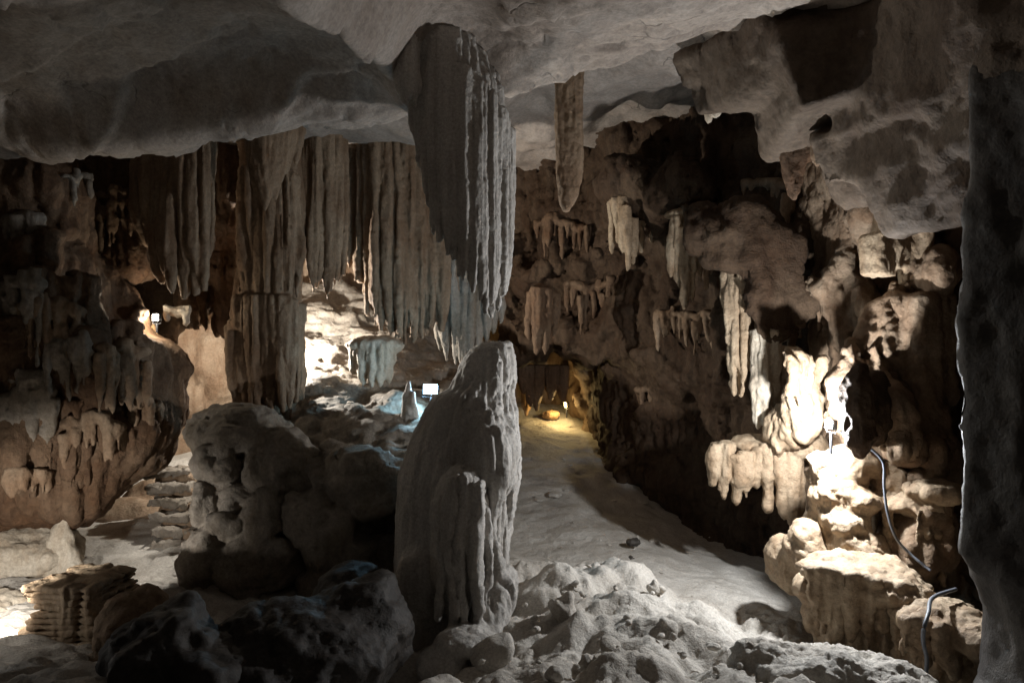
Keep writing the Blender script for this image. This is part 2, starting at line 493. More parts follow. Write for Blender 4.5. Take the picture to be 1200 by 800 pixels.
FLOOR_PTS = [W(*p) for p in [
    (600, 478, 18), (650, 478, 18), (540, 480, 18), (700, 505, 16.5), (620, 520, 15), (650, 560, 13), (590, 560, 13), (620, 640, 10.2), (560, 640, 10.2),
    (700, 620, 11), (760, 650, 10), (850, 690, 9), (900, 730, 8.1), (940, 760, 7.3), (1000, 790, 6.6), (1100, 800, 6.6), (820, 640, 11.5), (900, 640, 11.5),
    (690, 655, 8.0), (640, 672, 7.7), (720, 680, 7.4), (760, 705, 6.9), (600, 700, 7.2), (600, 770, 6.0), (660, 790, 5.4), (720, 790, 5.3), (800, 745, 6.3), (850, 765, 5.9), (860, 800, 5.2),
    (480, 790, 6.3), (430, 800, 6.0), (540, 800, 5.6)]]
FLOOR_PTS += [np.array(p) for p in [(.4, 9.2, -2.8), (1.3, 9.0, -2.85), (2.0, 8.2, -2.95), (0, 9.3, -2.75), (-3.0, 5.5, -2.5), (-1.5, 4.6, -2.4), (-4.5, 6, -2.55), (-5.5, 7.5, -2.65), (-4.5, 9, -2.65), (-5, 11, -2.6), (-3.8, 8.6, -2.6), (-2.5, 7.0, -2.8),
    (0, 3, -2.1), (0, 0, -1.7), (3, 2, -2.2), (-4, 2, -2.3), (6, 8, -2.9), (6, 14, -2.6), (-9, 8, -2.6), (-9, 14, -2.2), (-6, 16, -1.6), (0, 21, -1.6), (7, 20, -1.6), (-2, 10.5, -2.7), (-3, 13, -2.4)]]
floor_f = rbf(FLOOR_PTS)
def build_floor():
    x = axis_of([(-11, -6.2, .15), (-6.2, -1.5, .04), (-1.5, 4.5, .028), (4.5, 9, .12)]); y = axis_of([(-3, 3.5, .15), (3.5, 9.5, .028), (9.5, 20, .06)])
    X, Y = np.meshgrid(x, y, indexing='ij')
    Z = floor_f(X, Y)
    near = sst(9.0, 8.2, Y) * sst(-1.3, -0.4, X)
    bump = fbm(X, Y, X * 0, 1.1, 3)
    # rounded, dust-covered knobs
    kn = 0
    for f, a in ((1.2, .17), (2.9, .05)):
        n = noise(X * f, Y * f, X * 0 + f); kn = kn + a * (np.abs(n) * 2.0)
    Z = Z + near * (0.08 * bump + kn - 0.12 + 0.075 * craggy(X, Y, Z * 0, 2.2, 5) + 0.016 * fbm(X, Y, Z, 14, 3)) + (1 - near) * (0.05 * bump + 0.03 * craggy(X, Y, Z * 0, 1.3, 4) + 0.012 * fbm(X, Y, Z, 6, 3))
    lf = sst(-1.2, -1.9, X) * sst(9.5, 8.5, Y)
    Z = Z + lf * 0.11 * craggy(X, Y, Z * 0, 1.6, 5)
    # soft rimstone steps on the path beyond the mound
    st = Z * 5 + 0.8 * fbm(X, Y, X * 0 + 3, 0.8, 3)
    Z = Z + (1 - near) * 0.010 * np.sin(st * 6.28)
    v = np.stack([X, Y, Z], -1).reshape(-1, 3)
    o = mesh_obj('cave_floor', v, grid_quads(len(x), len(y)), M['floor'])
    tag(o, 'pale dusty cave floor rising into a knobbly mound', None, None, 'structure')
    return o
floor_o = build_floor()

def wall(name, plan, z0, z1, step, mat, label, disp, lean=0.0):
    p = np.array(plan, float)
    s = np.concatenate([[0], np.cumsum(np.linalg.norm(np.diff(p, axis=0), axis=1))])
    u = np.arange(0, s[-1], step); z = np.arange(z0, z1, step)
    # smooth plan
    px = np.interp(u, s, p[:, 0]); py = np.interp(u, s, p[:, 1])
    ker = np.hanning(int(1.2 / step) | 1); ker /= ker.sum()
    pad = len(ker) // 2
    px = np.convolve(np.pad(px, pad, 'edge'), ker, 'valid'); py = np.convolve(np.pad(py, pad, 'edge'), ker, 'valid')
    tx, ty = np.gradient(px), np.gradient(py); L = np.hypot(tx, ty); nx, ny = ty / L, -tx / L      # points to the right of travel
    U, Zz = np.meshgrid(np.arange(len(u)), z, indexing='ij')
    X, Y = px[U], py[U]; NX, NY = nx[U], ny[U]
    h = disp(X, Y, Zz) + lean * (Zz - z0)
    v = np.stack([X + NX * h, Y + NY * h, Zz], -1).reshape(-1, 3)
    q = grid_quads(len(u), len(z))
    n = vnormals(v, q)
    v = v + n * (0.12 * craggy(v[:, 0], v[:, 1], v[:, 2], 1.6, 4, 1.2) + 0.06 * strata(v[:, 0], v[:, 1], v[:, 2], 1.4, 3, 3))[:, None]
    o = mesh_obj(name, v, q, mat)
    return tag(o, label, None, None, 'structure')

wall('cave_wall_back', [(-10.5, 2), (-9.5, 8), (-8, 12.5), (-4.5, 14.8), (-1.6, 16), (-.6, 18.8), (1.4, 18.8), (1.75, 16.5), (2.6, 14.2), (4.2, 12.2)], -3.6, 5.2, .07, M['tan'],
     'tan rear wall of the cave behind the draperies',
     lambda x, y, z: 0.5 * fbm(x, y, z, 0.35, 3) + 0.25 * (np.abs(noise(x * 1.1, y * 1.1, z * .8)) * 2) + .1 * fbm(x, y, z, 2.4, 2, .6))
wall('cave_wall_right', [(2.6, 15), (3.6, 13), (4.6, 11.4), (4.9, 9.6), (4.9, 8.2), (5.3, 6.6), (5.8, 5.0), (5.6, 3.2), (5.4, 0), (5.4, -3)], -3.6, 5.0, .045, M['brown'],
     'rugged brown right hand wall of the cave',
     lambda x, y, z: 0.45 * fbm(x, y, z, 0.45, 3) + 0.3 * (np.abs(noise(x * 1.3, y * 1.3, z * 1.0)) * 2) + .12 * ridge(x, y, z, 2.2, 2, .7))

# ------------------------------------------------------------------ formations
def FB(x0, x1, y0, y1, d0, d1, vox):
    c = np.array([W(x, y, d) for x in (x0, x1) for y in (y0, y1) for d in (d0, d1)])
    return Field(c.min(0), c.max(0), vox)

def curtain(F, rows, n, r, tip=0.4, k=0.03, jz=0.06, jd=0.04, pw=0.6, wob=0.015, layers=1, back=0.12):
    """row of hanging pipes along a path; rows: px, y_top, y_bottom, depth"""
    R = np.array(rows, float)
    P = np.array([W(a, b, d) for a, b, c, d in rows]); B = np.array([W(a, c, d)[2] for a, b, c, d in rows])
    s = np.concatenate([[0], np.cumsum(np.linalg.norm(np.diff(P[:, :2], axis=0), axis=1))])
    for ly in range(layers):
        for t in np.linspace(0, s[-1], n):
            t = np.clip(t + rng.normal(0, 0.25 * s[-1] / n), 0, s[-1])
            x, y, zt, zb = [np.interp(t, s, c) for c in (P[:, 0], P[:, 1], P[:, 2], B)]
            zb2 = zb + abs(rng.normal(0, jz)) * (1 + ly)
            F.pipe(x, y + rng.normal(0, jd) + ly * back, zt, min(zb2, zt - 0.1), r * rng.uniform(0.7, 1.35), tip * rng.uniform(.7, 1.3), k, pw, wob)

# ---- 1. big drapery hanging in the middle
def central_drapery():
    d = 7.08
    F = FB(415, 615, -20, 400, 6.3, 8.0, 0.018)
    prof = []
    for y, l, r_, ry in [(-15, 440, 545, .46), (30, 462, 548, .5), (60, 478, 562, .5), (100, 482, 580, .5), (150, 483, 594, .5), (190, 492, 596, .48), (230, 506, 594, .42), (265, 522, 591, .33), (295, 537, 588, .24), (325, 555, 584, .14)]:
        a, b = W(l, y, d), W(r_, y, d)
        prof.append((a[2], (a[0] + b[0]) / 2, d + 0.05, (b[0] - a[0]) / 2, ry))
    F.loft(prof, 0.05)
    # ribs hang straight down round the visible half
    hx = (W(598, 0, d)[0] - W(484, 0, d)[0]) / 2; mx = (W(598, 0, d)[0] + W(484, 0, d)[0]) / 2
    for i in range(34):
        th = math.pi * (1.0 + 1.0 * i / 33) + rng.normal(0, .03)
        x = mx + (hx - .03) * math.cos(th); y = d + .05 + .5 * math.sin(th) + .02 * (i % 2)
        px = 600 + x / d * F_PX
        yb = np.interp(px, [484, 495, 505, 515, 528, 540, 550, 560, 570, 580, 590, 600], [128, 196, 250, 286, 308, 331, 338, 356, 374, 366, 340, 305])
        yt = np.interp(px, [484, 520, 560, 600], [110, 100, 110, 165])
        F.pipe(x, y, W(0, yt, d)[2], W(0, yb, d)[2] + abs(rng.normal(0, .04)), rng.uniform(.038, .062), rng.uniform(.2, .35), .022, .5, .008)
    # rear lobe that drops lower on the right
    for px, yb, dd, r in [(572, 372, 7.45, .085), (580, 366, 7.3, .07), (565, 360, 7.5, .08), (588, 345, 7.35, .06)]:
        p = W(px, 220, dd); F.pipe(p[0], p[1], p[2], W(px, yb, dd)[2], r, .35, .04)
    # neck and stub on the upper left
    for (a, b, ra, rb) in [((445, -10, 7.3), (500, 60, 7.25), .30, .30), ((468, 10, 6.7), (476, 85, 6.62), .16, .10), ((500, 40, 7.2), (545, 110, 7.2), .36, .34)]:
        F.cone(W(*a), W(*b), ra, rb, .08)
    for px, yb, dd, r in [(468, 112, 6.62, .06), (477, 127, 6.58, .065), (486, 124, 6.6, .055), (462, 98, 6.66, .05)]:
        p = W(px, 40, dd); F.pipe(p[0], p[1], p[2], W(px, yb, dd)[2], r, .3, .03)
    right = lambda v, n: 0.55 + 0.45 * sst(-0.3, 0.5, n[:, 0])
    o = rock('stalactite_drapery', F, M['grey'], [(.04, 10, 2, .12, billow, right), (.010, 11, 3, 5, fbm), (.007, 34, 2, 22, fbm)])
    tag(o, 'massive fluted grey drapery hanging from the ceiling above the tall stalagmite', 'stalactite')
central_drapery()

# ---- 2. tall stalagmite in the middle
def central_stalagmite():
    d = 7.4
    F = FB(418, 650, 395, 830, 6.0, 8.4, 0.0195)
    prof = []
    for y, l, r_, ry in [(403, 562, 592, .14), (408, 552, 598, .22), (425, 540, 600, .29), (445, 531, 600, .33), (456, 526, 595, .34), (464, 509, 593, .39), (482, 496, 598, .44), (520, 478, 600, .50), (560, 465, 599, .54), (600, 463, 594, .54), (640, 462, 588, .55), (680, 460, 588, .56), (720, 448, 598, .6), (760, 440, 606, .66), (825, 425, 625, .75)]:
        a, b = W(l, y, d), W(r_, y, d)
        prof.append((a[2], (a[0] + b[0]) / 2, d + 0.12, (b[0] - a[0]) / 2, ry))
    F.loft(prof, 0.04)
    P = np.array(sorted(prof))
    # front hump with drooping legs
    F.ell(W(540, 600, 6.92), (.26, .34, .44), .12)
    F.ell(W(536, 660, 6.9), (.24, .3, .52), .12)
    for px, y0, y1, dd, r in [(516, 590, 725, 6.68, .05), (528, 565, 738, 6.58, .055), (541, 560, 738, 6.54, .05), (556, 575, 735, 6.56, .055), (568, 600, 715, 6.66, .05), (580, 560, 700, 6.85, .045)]:
        ph = rng.uniform(0, 6)
        n = 7
        pts = [W(px + 4 * math.sin(ph + i) , y0 + (y1 - y0) * i / n, dd - .05 * i / n) for i in range(n + 1)]
        for i in range(n): F.cone(pts[i], pts[i + 1], r * (1.2 - .09 * i), r * (1.2 - .09 * (i + 1)), .03)
    # curtain ribs down the right half
    for i in range(24):
        th = math.pi * (1.42 + 0.62 * i / 23) + rng.normal(0, .02)
        z0 = W(0, rng.uniform(408, 450) if i % 2 else rng.uniform(470, 580), d)[2]
        z1 = W(0, rng.uniform(640, 700), d)[2]
        zs = np.linspace(z0, z1, 18); ph = rng.uniform(0, 9); rr = rng.uniform(.022, .045)
        pts = []
        for z in zs:
            cx, cy, rx, ry = [np.interp(z, P[:, 0], P[:, j]) for j in (1, 2, 3, 4)]
            pts.append((cx + rx * math.cos(th) + .016 * math.sin(z * 3.1 + ph), cy + ry * math.sin(th), z))
        for j in range(17): F.cone(pts[j], pts[j + 1], rr * min(1, .3 + j / 5), rr * min(1, .3 + (j + 1) / 5), .018)
    # pinched neck band under the cap
    F.ell(W(572, 530, 7.22), (.26, .42, .42), .12)
    # foot: lobe on the right, rounded stones
    F.ell(W(580, 690, 6.95), (.2, .24, .24), .06)
    F.cone(W(580, 700, 6.85), W(562, 770, 6.5), .17, .2, .06)
    for px, y, dd, rx, ry, rz in [(545, 752, 6.35, .27, .22, .12), (520, 780, 6.3, .24, .24, .18), (585, 775, 6.4, .22, .22, .2), (470, 745, 7.0, .25, .3, .32), (455, 800, 6.7, .3, .3, .3), (498, 690, 7.1, .3, .25, .45), (610, 800, 6.3, .25, .25, .2)]:
        F.ell(W(px, y, dd), (rx, ry, rz), .05)
    right = lambda v, n: (0.22 + 0.78 * sst(-0.25, 0.35, n[:, 0])) * sst(-2.7, -2.3, v[:, 2])
    o = rock('stalagmite', F, M['grey'], [(.058, 8.5, 2, .2, billow, right), (.009, 13, 3, 6, fbm), (.006, 36, 2, 25, fbm)])
    tag(o, 'tall pale grey stalagmite with drip ribs standing alone mid-cave', 'stalagmite')
central_stalagmite()

# ---- 3. lone blade stalactite
def blade():
    F = FB(636, 696, 35, 255, 8.2, 8.8, .016)
    prof = []
    for y, l, r_ in [(40, 650, 684), (140, 651, 682), (180, 652, 683), (210, 653, 681), (228, 655, 677), (240, 657, 672), (248, 660, 666)]:
        a, b = W(l, y, 8.5), W(r_, y, 8.5); prof.append((a[2], (a[0] + b[0]) / 2, 8.5, (b[0] - a[0]) / 2, .08))
    F.loft(prof, .03, 2.6)
    o = rock('stalactite', F, M['tan'], [(.012, 9, 2, 2, ridge), (.008, 22, 2, 14, fbm)])
    tag(o, 'single flat blade-shaped stalactite hanging alone right of the big drapery', 'stalactite')
blade()

# ---- 4. wide curtain left of the drapery
def wide_curtain():
    F = FB(385, 552, 120, 425, 10.2, 12.0, .026)
    rows = [(402, 130, 285, 10.9), (408, 130, 300, 10.8), (422, 130, 338, 10.7), (440, 130, 382, 10.6), (455, 130, 408, 10.6), (470, 130, 412, 10.6), (490, 130, 406, 10.7), (508, 130, 403, 10.8), (528, 130, 385, 10.9), (545, 130, 365, 11.0)]
    curtain(F, rows, 40, .068, .35, .03, .13, .035, layers=2, back=.16)
    curtain(F, [(a + (6 if a < 430 else 0), b, c - 22, d + .12) for a, b, c, d in rows], 13, .17, .4, .06, .12, .03)
    p0, p1 = W(412, 215, 11.1), W(540, 215, 11.2)
    F.box((p0 + p1) / 2 + np.array([0, .05, -.2]), ((p1 - p0)[0] / 2, .2, .75), .12, .12)
    o = rock('flowstone_curtain', F, M['tan'], [(.075, 6.5, 2, .16, billow), (.02, 9, 2, 3, fbm), (.01, 28, 2, 18, fbm)])
    tag(o, 'wide brownish curtain of pointed flutes directly left of the big drapery', 'flowstone curtain')
wide_curtain()

# ---- 5. short teeth between column and curtain
def teeth():
    F = FB(325, 410, 110, 365, 9.9, 11.2, .024)
    curtain(F, [(335, 120, 320, 10.3), (350, 120, 338, 10.3), (366, 120, 345, 10.3), (383, 120, 362, 10.3), (398, 120, 335, 10.4)], 17, .065, .4, .03, .13, .04, layers=2, back=.15)
    curtain(F, [(340, 120, 300, 10.45), (365, 120, 325, 10.45), (385, 120, 335, 10.45)], 5, .15, .5, .06, .1, .03)
    o = rock('stalactite_cluster', F, M['tan'], [(.06, 6.5, 2, .2, billow), (.012, 18, 2, 6, fbm)])
    tag(o, 'cluster of long pointed stalactites above the brightly lit gap', 'stalactite')
teeth()

# ---- 6. thick column
def column():
    d = 10.0
    F = FB(250, 372, 100, 510, 9.2, 10.9, .026)
    prof = []
    for y, l, r_, ry in [(100, 270, 360, .4), (180, 283, 345, .34), (240, 288, 350, .36), (300, 284, 350, .38), (350, 276, 348, .42), (400, 272, 350, .45), (440, 280, 350, .45), (470, 290, 348, .4), (498, 298, 340, .34)]:
        a, b = W(l, y, d), W(r_, y, d); prof.append((a[2], (a[0] + b[0]) / 2, d + .1, (b[0] - a[0]) / 2, ry))
    F.loft(prof, .05)
    curtain(F, [(288, 200, 400, 9.75), (300, 200, 430, 9.68), (315, 200, 470, 9.64), (330, 200, 420, 9.66), (345, 210, 380, 9.75)], 20, .05, .4, .025, .22, .03)
    curtain(F, [(272, 385, 440, 9.9), (285, 350, 480, 9.72), (300, 350, 494, 9.62), (318, 350, 496, 9.58), (335, 350, 494, 9.62), (350, 360, 480, 9.75)], 20, .055, .5, .025, .06, .02)
    F.pipe(*W(278, 390, 9.7)[:2], W(0, 392, 9.7)[2], W(0, 480, 9.7)[2], .09, .4, .04)
    o = rock('limestone_column', F, M['tan'], [(.075, 6.5, 2, .15, billow), (.016, 12, 3, 5, fbm), (.008, 35, 2, 20, fbm)])
    tag(o, 'thick fluted column reaching from the ceiling to the boulder pedestal', 'column')
column()

# ---- 7. dark cone in front of the column top
def hang(name, label, spec, mat, vox=.022, k=.03, tip=.5, disp=((.03, 10, 2, .5, billow), (.01, 20, 2, 8, fbm)), box=None, cat='stalactite', group=None, blobs=()):
    """spec rows: px, y_top, y_bottom, depth, radius"""
    s = np.array(spec, float)
    lo = np.min([W(a, c, d) - (r * 1.6 + .06) for a, b, c, d, r in spec], 0); hi = np.max([W(a, b, d) + (r * 1.6 + .06) for a, b, c, d, r in spec], 0)
    lo = np.minimum(lo, np.min([W(a, b, d) - (r * 1.6 + .06) for a, b, c, d, r in spec], 0)); hi = np.maximum(hi, np.max([W(a, c, d) + (r * 1.6 + .06) for a, b, c, d, r in spec], 0))
    for bx, by, bd, rx, ry, rz in blobs:
        lo = np.minimum(lo, W(bx, by, bd) - np.array((rx, ry, rz)) * 1.15 - .04); hi = np.maximum(hi, W(bx, by, bd) + np.array((rx, ry, rz)) * 1.15 + .04)
    F = Field(lo, hi, vox)
    for bx, by, bd, rx, ry, rz in blobs: F.ell(W(bx, by, bd), (rx, ry, rz), .06)
    for a, b, c, d, r in spec:
        p = W(a, b, d); F.pipe(p[0], p[1], p[2] - (rng.uniform(0, .3) * (p[2] - W(a, c, d)[2]) if blobs and len(spec) > 5 else 0), W(a, c, d)[2], r, tip * rng.uniform(.8, 1.2), k)
    if blobs: F.rough(.028, 4, 3)
    o = rock(name, F, mat, list(disp))
    return tag(o, label, cat, group)

hang('stalactite', 'dark blunt stalactite hanging in front of the thick column\'s top', [(300, 110, 225, 9.2, .14), (312, 110, 248, 9.15, .15), (325, 110, 235, 9.2, .13), (336, 110, 205, 9.3, .12), (346, 110, 195, 9.4, .09)], M['tan'], k=.06)
hang('flowstone_curtain', 'tall ribbed drapery on the left wall above the small white lamp', [(170, 120, 290, 9.4, .11), (180, 120, 318, 9.3, .11), (192, 120, 335, 9.25, .11), (204, 120, 345, 9.2, .11), (216, 120, 350, 9.2, .11), (228, 120, 348, 9.2, .10), (238, 120, 342, 9.25, .09), (244, 120, 330, 9.35, .07), (200, 120, 325, 9.45, .2), (225, 120, 325, 9.45, .2), (178, 120, 300, 9.5, .16)], M['tan'], k=.03, tip=.3, cat='flowstone curtain',
     disp=((.07, 7, 2, .2, billow), (.015, 16, 2, 6, fbm)))
# blue-lit draperies behind the lamp
hang('flowstone_shelf', 'small bell-shaped drapery left of the white floodlight', [(414, 408, 440, 10.50, .08), (424, 405, 452, 10.45, .09), (434, 403, 455, 10.40, .09), (444, 403, 458, 10.40, .09), (454, 405, 450, 10.45, .08), (460, 408, 438, 10.55, .07)], M['pale'], blobs=[(438, 404, 10.60, .42, .3, .14)], cat='flowstone')
hang('stalactite_cluster', 'ribbed drapery lit blue just above the white floodlight', [(x, 300, y, dd + .5, .075) for x, y, dd in [(515, 412, 10.6), (524, 425, 10.5), (533, 430, 10.4), (542, 432, 10.4), (551, 428, 10.4), (560, 418, 10.5), (569, 402, 10.5), (577, 392, 10.6), (585, 380, 10.7)]], M['drab'], tip=.25, cat='stalactite')
# right hand wall clusters
hang('stalactite_cluster', 'small pale stalactites under a ledge midway up the dark wall', [(716, 222, 300, 12.0, .06), (722, 225, 285, 11.9, .07), (729, 230, 305, 11.8, .07), (735, 240, 317, 11.75, .085), (742, 245, 312, 11.8, .07), (752, 262, 300, 11.9, .05), (765, 258, 285, 12, .05)], M['cream'], blobs=[(722, 225, 12.1, .16, .2, .16), (755, 262, 12.2, .3, .25, .07)])
hang('stalactite_cluster', 'long tapering pale stalactites in the centre of the dark wall', [(788, 258, 330, 10.9, .06), (795, 256, 345, 10.85, .075), (803, 255, 364, 10.75, .085), (811, 255, 355, 10.75, .07), (819, 258, 330, 10.8, .055), (827, 262, 340, 10.85, .05), (834, 262, 322, 10.9, .05)], M['cream'], blobs=[(810, 252, 11.0, .38, .3, .10), (803, 225, 11.1, .12, .15, .22)])
hang('stalactite_cluster', 'fringe of thin bright stalactites above the glaring lamp', [(850, 318, 372, 9.50, .05), (857, 318, 405, 9.40, .055), (864, 316, 430, 9.35, .055), (872, 316, 470, 9.30, .06), (880, 318, 440, 9.35, .065), (889, 320, 420, 9.30, .07), (897, 320, 395, 9.35, .06), (905, 320, 375, 9.40, .06), (914, 320, 350, 9.45, .05), (860, 370, 465, 9.40, .05), (867, 380, 468, 9.45, .05)], M['cream'], blobs=[(884, 318, 9.55, .42, .3, .07)], tip=.35)
hang('stalactite_cluster', 'stout stalactites glaring white beside the right hand lamp', [(888, 392, 505, 9.15, .07), (896, 390, 500, 9.10, .08), (906, 392, 485, 9.10, .07), (917, 410, 460, 9.20, .06)], M['pale'], blobs=[(900, 395, 9.30, .22, .25, .10)], tip=.3)
hang('stalactite_cluster', 'dim stalactite bunch on the dark wall right of the big drapery', [(622, 345, 400, 12.6, .08), (630, 340, 415, 12.5, .10), (640, 340, 418, 12.5, .10), (650, 345, 395, 12.6, .07)], M['brown'], blobs=[(636, 345, 12.7, .25, .25, .2)])
hang('stalactite', 'smooth pendant with a hollow pocket under the right hand roof', [(928, 90, 235, 7.4, .13), (940, 90, 205, 7.35, .14), (950, 95, 190, 7.3, .10)], M['brown'], k=.06)
hang('stalactite', 'pale shell-shaped pendant under the right hand roof', [(958, 140, 200, 7.05, .07), (970, 150, 190, 7.0, .09), (985, 150, 210, 7.0, .08), (996, 145, 185, 7.05, .07)], M['tan'], blobs=[(980, 170, 7.1, .17, .12, .20)], k=.05)
hang('stalactite_cluster', 'pale drip-edged ledge where the bright roof meets the dark wall', [(818, 95, 130, 8.3, .07), (828, 90, 145, 8.2, .08), (840, 95, 140, 8.15, .08), (852, 100, 132, 8.2, .06)], M['pale'], blobs=[(835, 98, 8.3, .25, .25, .12)])
hang('flowstone_fringe', 'hanging fringe of pale rock sheets below the glaring lamp', [(838, 515, 570, 9.15, .09), (850, 515, 585, 9.10, .09), (863, 518, 592, 9.05, .09), (876, 518, 585, 9.00, .09), (890, 520, 575, 9.00, .09), (903, 515, 600, 8.95, .10), (916, 515, 610, 8.90, .11), (930, 512, 625, 8.85, .12)], M['cream'], blobs=[(888, 520, 9.30, .36, .3, .12), (935, 520, 9.05, .3, .4, .2)], tip=.5, k=.03, cat='flowstone', disp=((.03, 6, 2, 1.2, ridge), (.015, 18, 2, 8, fbm)))

# ---- 8. left wall: overhanging fluted mass
def left_wall():
    F = FB(-120, 235, 170, 660, 7.8, 10.6, .033)
    F.ell(W(20, 225, 8.8), (.8, .7, .42), .15); F.box(W(35, 262, 8.9), (.55, .5, .3), .12, .15, .3, .2); F.ell(W(-30, 300, 8.7), (.8, .7, .7), .2)
    F.ell(W(40, 320, 9.0), (.7, .7, .45), .15)
    F.ell(W(-40, 420, 9.0), (1.6, .9, 1.7), .2)
    F.ell(W(80, 430, 9.3), (1.15, .8, 1.25), .2)
    F.ell(W(110, 510, 9.2), (.85, .8, .75), .2)
    F.ell(W(20, 560, 8.9), (1.2, .8, .75), .15)
    F.ell(W(150, 470, 9.6), (.6, .7, 1.0), .2)
    F.box(W(125, 250, 9.9), (.6, .25, .9), .15, .1)
    F.ell(W(175, 430, 9.7), (.45, .5, .35), .1)
    # hollows
    F.ell(W(85, 316, 8.5), (.36, .35, .17), .12, cut=True)
    F.ell(W(140, 330, 9.1), (.3, .5, .5), .15, cut=True)
    F.ell(W(182, 380, 9.2), (.36, 1.0, .26), .06, cut=True)
    # shafts and drips
    curtain(F, [(0, 300, 420, 8.3), (35, 280, 395, 8.3), (52, 285, 410, 8.4)], 5, .10, .3, .06, .05, .05)
    curtain(F, [(0, 370, 520, 8.15), (40, 390, 520, 8.25), (80, 395, 530, 8.35), (110, 400, 540, 8.5), (140, 380, 520, 8.75), (160, 400, 500, 9.0)], 20, .08, .6, .05, .35, .06)
    curtain(F, [(15, 470, 590, 8.1), (60, 470, 580, 8.25), (100, 470, 560, 8.4), (130, 470, 545, 8.6)], 12, .09, .6, .06, .2, .06)
    curtain(F, [(68, 195, 222, 8.1), (100, 195, 228, 8.3)], 8, .035, .6, .02, .05, .02)
    for i in range(46):
        px = rng.uniform(-15, 175); yt = rng.uniform(330, 540); L = rng.uniform(30, 95)
        dd = np.interp(px, [-20, 60, 110, 150, 180], [8.1, 8.2, 8.4, 8.75, 9.1]) + rng.uniform(-.05, .12)
        p = W(px, yt, dd); F.pipe(p[0], p[1], p[2], W(px, min(yt + L, 600 - px * .3), dd)[2], rng.uniform(.035, .085), .7, .05)
    F.rough(.12, 1.4, 3, .7)
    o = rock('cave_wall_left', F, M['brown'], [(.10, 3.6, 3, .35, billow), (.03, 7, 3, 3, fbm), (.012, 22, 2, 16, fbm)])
    tag(o, 'overhanging fluted brown left wall of the cave', None, None, 'structure')
left_wall()

def project(name):
    o = bpy.data.objects[name]
    co = np.empty(len(o.data.vertices) * 3, np.float32); o.data.vertices.foreach_get('co', co)
    co = co.reshape(-1, 3) + np.array(o.location)
    return co, np.stack([600 + co[:, 0] / co[:, 1] * F_PX, 400 - co[:, 2] / co[:, 1] * F_PX], 1)

def wall_drips(label, x0, x1, yt, yb, n, r, mat, jt=14, wall='cave_wall_left', group='small stalactites on the left wall', slope=0):
    if wall not in _proj: _proj[wall] = project(wall)
    co, pp = _proj[wall]
    spec = []; bl = []
    for i in range(n):
        px = x0 + (x1 - x0) * (i + .5) / n + rng.normal(0, 1.5)
        a = yt + slope * (px - x0) + rng.uniform(-jt, jt); b = a + (yb - yt) * rng.uniform(.4, 1.15)
        m = (np.abs(pp[:, 0] - px) < 5) & (np.abs(pp[:, 1] - a) < 5)
        if not m.any(): continue
        d = float(co[m, 1].min())
        if spec and abs(d - spec[-1][3]) > .3: d = spec[-1][3] + .06 * np.sign(d - spec[-1][3])
        spec.append((px, a, b, d + .01, r * rng.uniform(.7, 1.4)))
    for (a0, b0, c0, d0, r0), (a1, b1, c1, d1, r1) in zip(spec, spec[1:]):
        bl.append(((a0 + a1) / 2, (b0 + b1) / 2 + 3, (d0 + d1) / 2 + .03, r * 1.9, r * 1.6, r * 1.3))
    hang('stalactite_cluster', label, spec, mat, vox=.02 if spec[0][3] < 10 else .026, k=.03, tip=.7, disp=((.018, 12, 2, .8, billow), (.008, 24, 2, 10, fbm)), group=group, blobs=bl)
_proj = {}
wall_drips('curled stalactites under the roof at the far left edge', 4, 50, 255, 300, 8, .04, M['drab'], 6)
wall_drips('thin fringe above the dark hollow of the left wall', 112, 165, 225, 300, 9, .035, M['tan'], 8)
wall_drips('second row of slim stalactites at the left wall\'s middle', 20, 100, 355, 425, 12, .035, M['tan'], 10)
wall_drips('ragged stalactites at the left wall\'s lower bulge', 5, 60, 560, 600, 8, .04, M['tan'], 10)
wall_drips('slim stalactites left of the stone steps on the wall', 150, 190, 470, 525, 7, .04, M['tan'], 10)
wall_drips('fringe of tiny stalactites high on the left wall near the roof', 60, 108, 205, 235, 9, .03, M['drab'], 5)
wall_drips('drooping stalactites on the left wall at the picture\'s left edge', 2, 48, 330, 410, 8, .05, M['drab'])
wall_drips('row of slim stalactites halfway up the left wall', 55, 110, 400, 470, 10, .04, M['drab'])
wall_drips('long slim stalactites on the left wall below the small lamp', 115, 172, 405, 495, 9, .045, M['tan'])
wall_drips('lowest stalactites on the left wall above the lower passage', 70, 150, 495, 545, 11, .04, M['tan'])
wall_drips('stubby stalactites low on the left wall at the left edge', 0, 62, 450, 540, 10, .045, M['drab'], 25)

